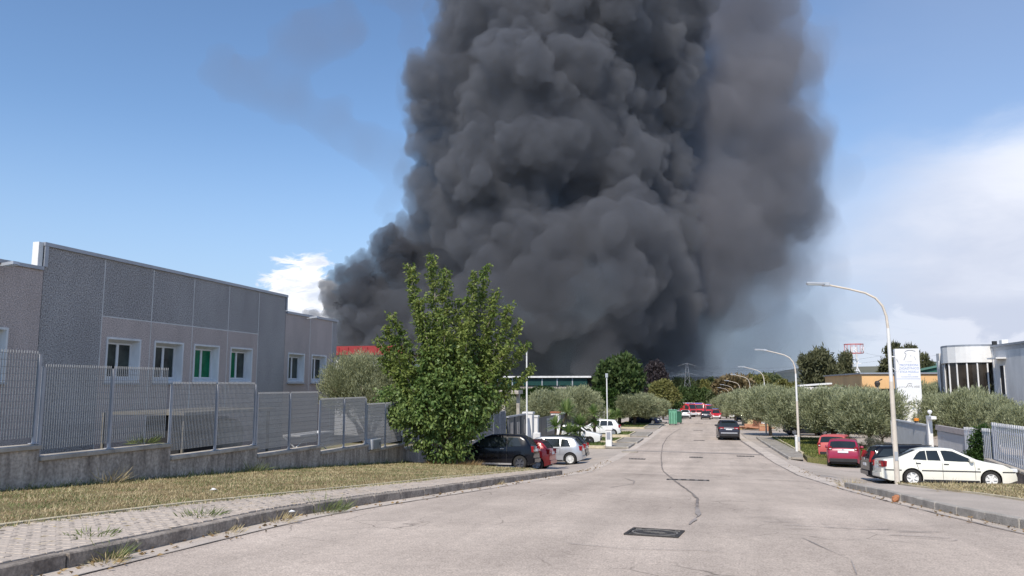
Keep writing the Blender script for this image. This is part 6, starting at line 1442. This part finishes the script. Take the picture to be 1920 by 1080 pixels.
# small stuff near the right kerb
p = ground_px(1708, 940, 0); t = thing('broken_pot', (3.98+.12, 18.6, G(18.6)), 'broken orange clay shard lying against the right kerb', 'shard')
for k in range(4): MB().box((.02*k-.05,.04*k,.06+.03*(k % 2)), (.12,.11,.08), rz=.6*k, ry=.5*k-.6).build('shard', mat('orange_clay', (.40,.17,.08), .9) if k == 0 else bpy.data.materials['orange_clay'], t, local=True, bevel=.02)
for k, (u, v, lb) in enumerate([(393,921,'white scrap of paper on the dry verge'),(541,962,'crumpled pale litter at the kerb top')]):
    p = ground_px(u, v, .17); q_ = .55 if k else .8; o = MB().add([(p.x,p.y,p.z+.02),(p.x+.16*q_,p.y+.02,p.z+.05*q_),(p.x+.14*q_,p.y+.12*q_,p.z+.02),(p.x+.01,p.y+.11*q_,p.z+.07*q_)], [(0,1,2,3)]).add([(p.x,p.y,p.z+.012),(p.x+.16*q_,p.y+.02,p.z+.05*q_-.008),(p.x+.14*q_,p.y+.12*q_,p.z+.012),(p.x+.01,p.y+.11*q_,p.z+.07*q_-.008)], [(3,2,1,0)]).build('paper_scrap', M['white_paint']); tag(o, lb, 'litter')
# low end kerb / slab pieces near the drain
t = thing('concrete_slab', (-4.4, 50.5, G(50.5)), 'thin concrete slab lying in the left entrance gutter', 'slab'); MB().box((0,0,.05), (1.0,.45,.09), rz=.1).build('slab', M['concrete'], t, local=True, bevel=.01)

# pylon, power lines, hills
M['pylon'] = mat('pylon_steel', (.23,.24,.27), .6)
py = thing('pylon', (0,222,-8), 'distant lattice electricity pylon in front of the smoke', 'pylon')
c = at_d(1289, 720, 222); tp = at_d(1289, 681, 222); zb_ = -8; b = MB(); hgt = tp.z-zb_
for sx in (-1,1):
    for sy in (-1,1): b.tube([(c.x+sx*1.7,c.y+sy*1.7,zb_),(c.x+sx*.6,c.y+sy*.6,zb_+hgt*.72),(c.x+sx*.2,c.y+sy*.2,zb_+hgt)], .055, n=4)
b.build('tower_leg', M['pylon'], py)
b = MB()
for k in range(7):
    z0 = zb_+hgt*k/9; z1 = zb_+hgt*(k+1)/9; w0 = 1.7-1.1*k/7; w1 = 1.7-1.1*(k+1)/7
    for s_ in (-1,1): b.tube([(c.x-w0*s_,c.y-w0,z0),(c.x+w1*s_,c.y-w1,z1)], .03, n=4)
b.build('lattice', M['pylon'], py)
for dz, w in ((.97,2.5),(.80,3.0)): MB().tube([(c.x-w,c.y,zb_+hgt*dz-.3),(c.x,c.y,zb_+hgt*dz+.5),(c.x+w,c.y,zb_+hgt*dz-.3)], .05, n=4).build('cross_arm', M['pylon'], py)
M['wire'] = mat('dark_wire', (.05,.05,.055), .6)
for k, (u0, v0, u1, v1) in enumerate([(1295,688,1660,666),(1295,690,1660,675),(1300,691,1500,696),(1600,656,1772,664)]):
    A_ = at_d(u0, v0, 221); B_ = at_d(u1, v1, 190); o = MB().tube([A_.lerp(B_, i/16)-Vector((0,0,1.6*sin(pi*i/16))) for i in range(17)], .02, n=4).build('power_line', M['wire']); tag(o, ['upper sagging power line right of the pylon','lower power line running to the right of the pylon','short lowest power line ending before the pines','power line between the totem and the office roof'][k], 'power line', 'power lines from the pylon')
M['hill'] = mat('wooded_hill', (.07,.09,.06), .95, col2=(.15,.14,.10), c2amt=1, scale=.004)
def hill(name, az0, az1, dist, prof, dep=700):
    n = 60; V = []; rr = random.Random(len(name)+int(dist))
    for i in range(n+1):
        az = radians(az0+(az1-az0)*i/n); h = lerp_tab(az0+(az1-az0)*i/n, prof)*(1+.06*sin(i*1.7)+.05*rr.uniform(-1,1))
        for dd, f in ((-dep*.6, 0), (-dep*.3, .5), (0, 1), (dep*.5, .6), (dep, 0)): r_ = dist+dd; V.append((r_*sin(az), r_*cos(az), -12+h*f))
    MB().add(V, [(i*5+j, i*5+j+1, i*5+5+j+1, i*5+5+j) for i in range(n) for j in range(4)]).build(name, M['hill'], smooth=True, kind='structure')
hill('hills', -40, 60, 3600, [(-40,30),(-6,40),(0,52),(3,60),(5,48),(7,66),(9,88),(11,80),(13,100),(15,112),(18,95),(22,80),(30,60),(60,30)])
hill('hills', -30, 70, 5200, [(-30,40),(2,60),(6,115),(8,125),(10,105),(14,140),(17,150),(22,110),(70,40)], 900)
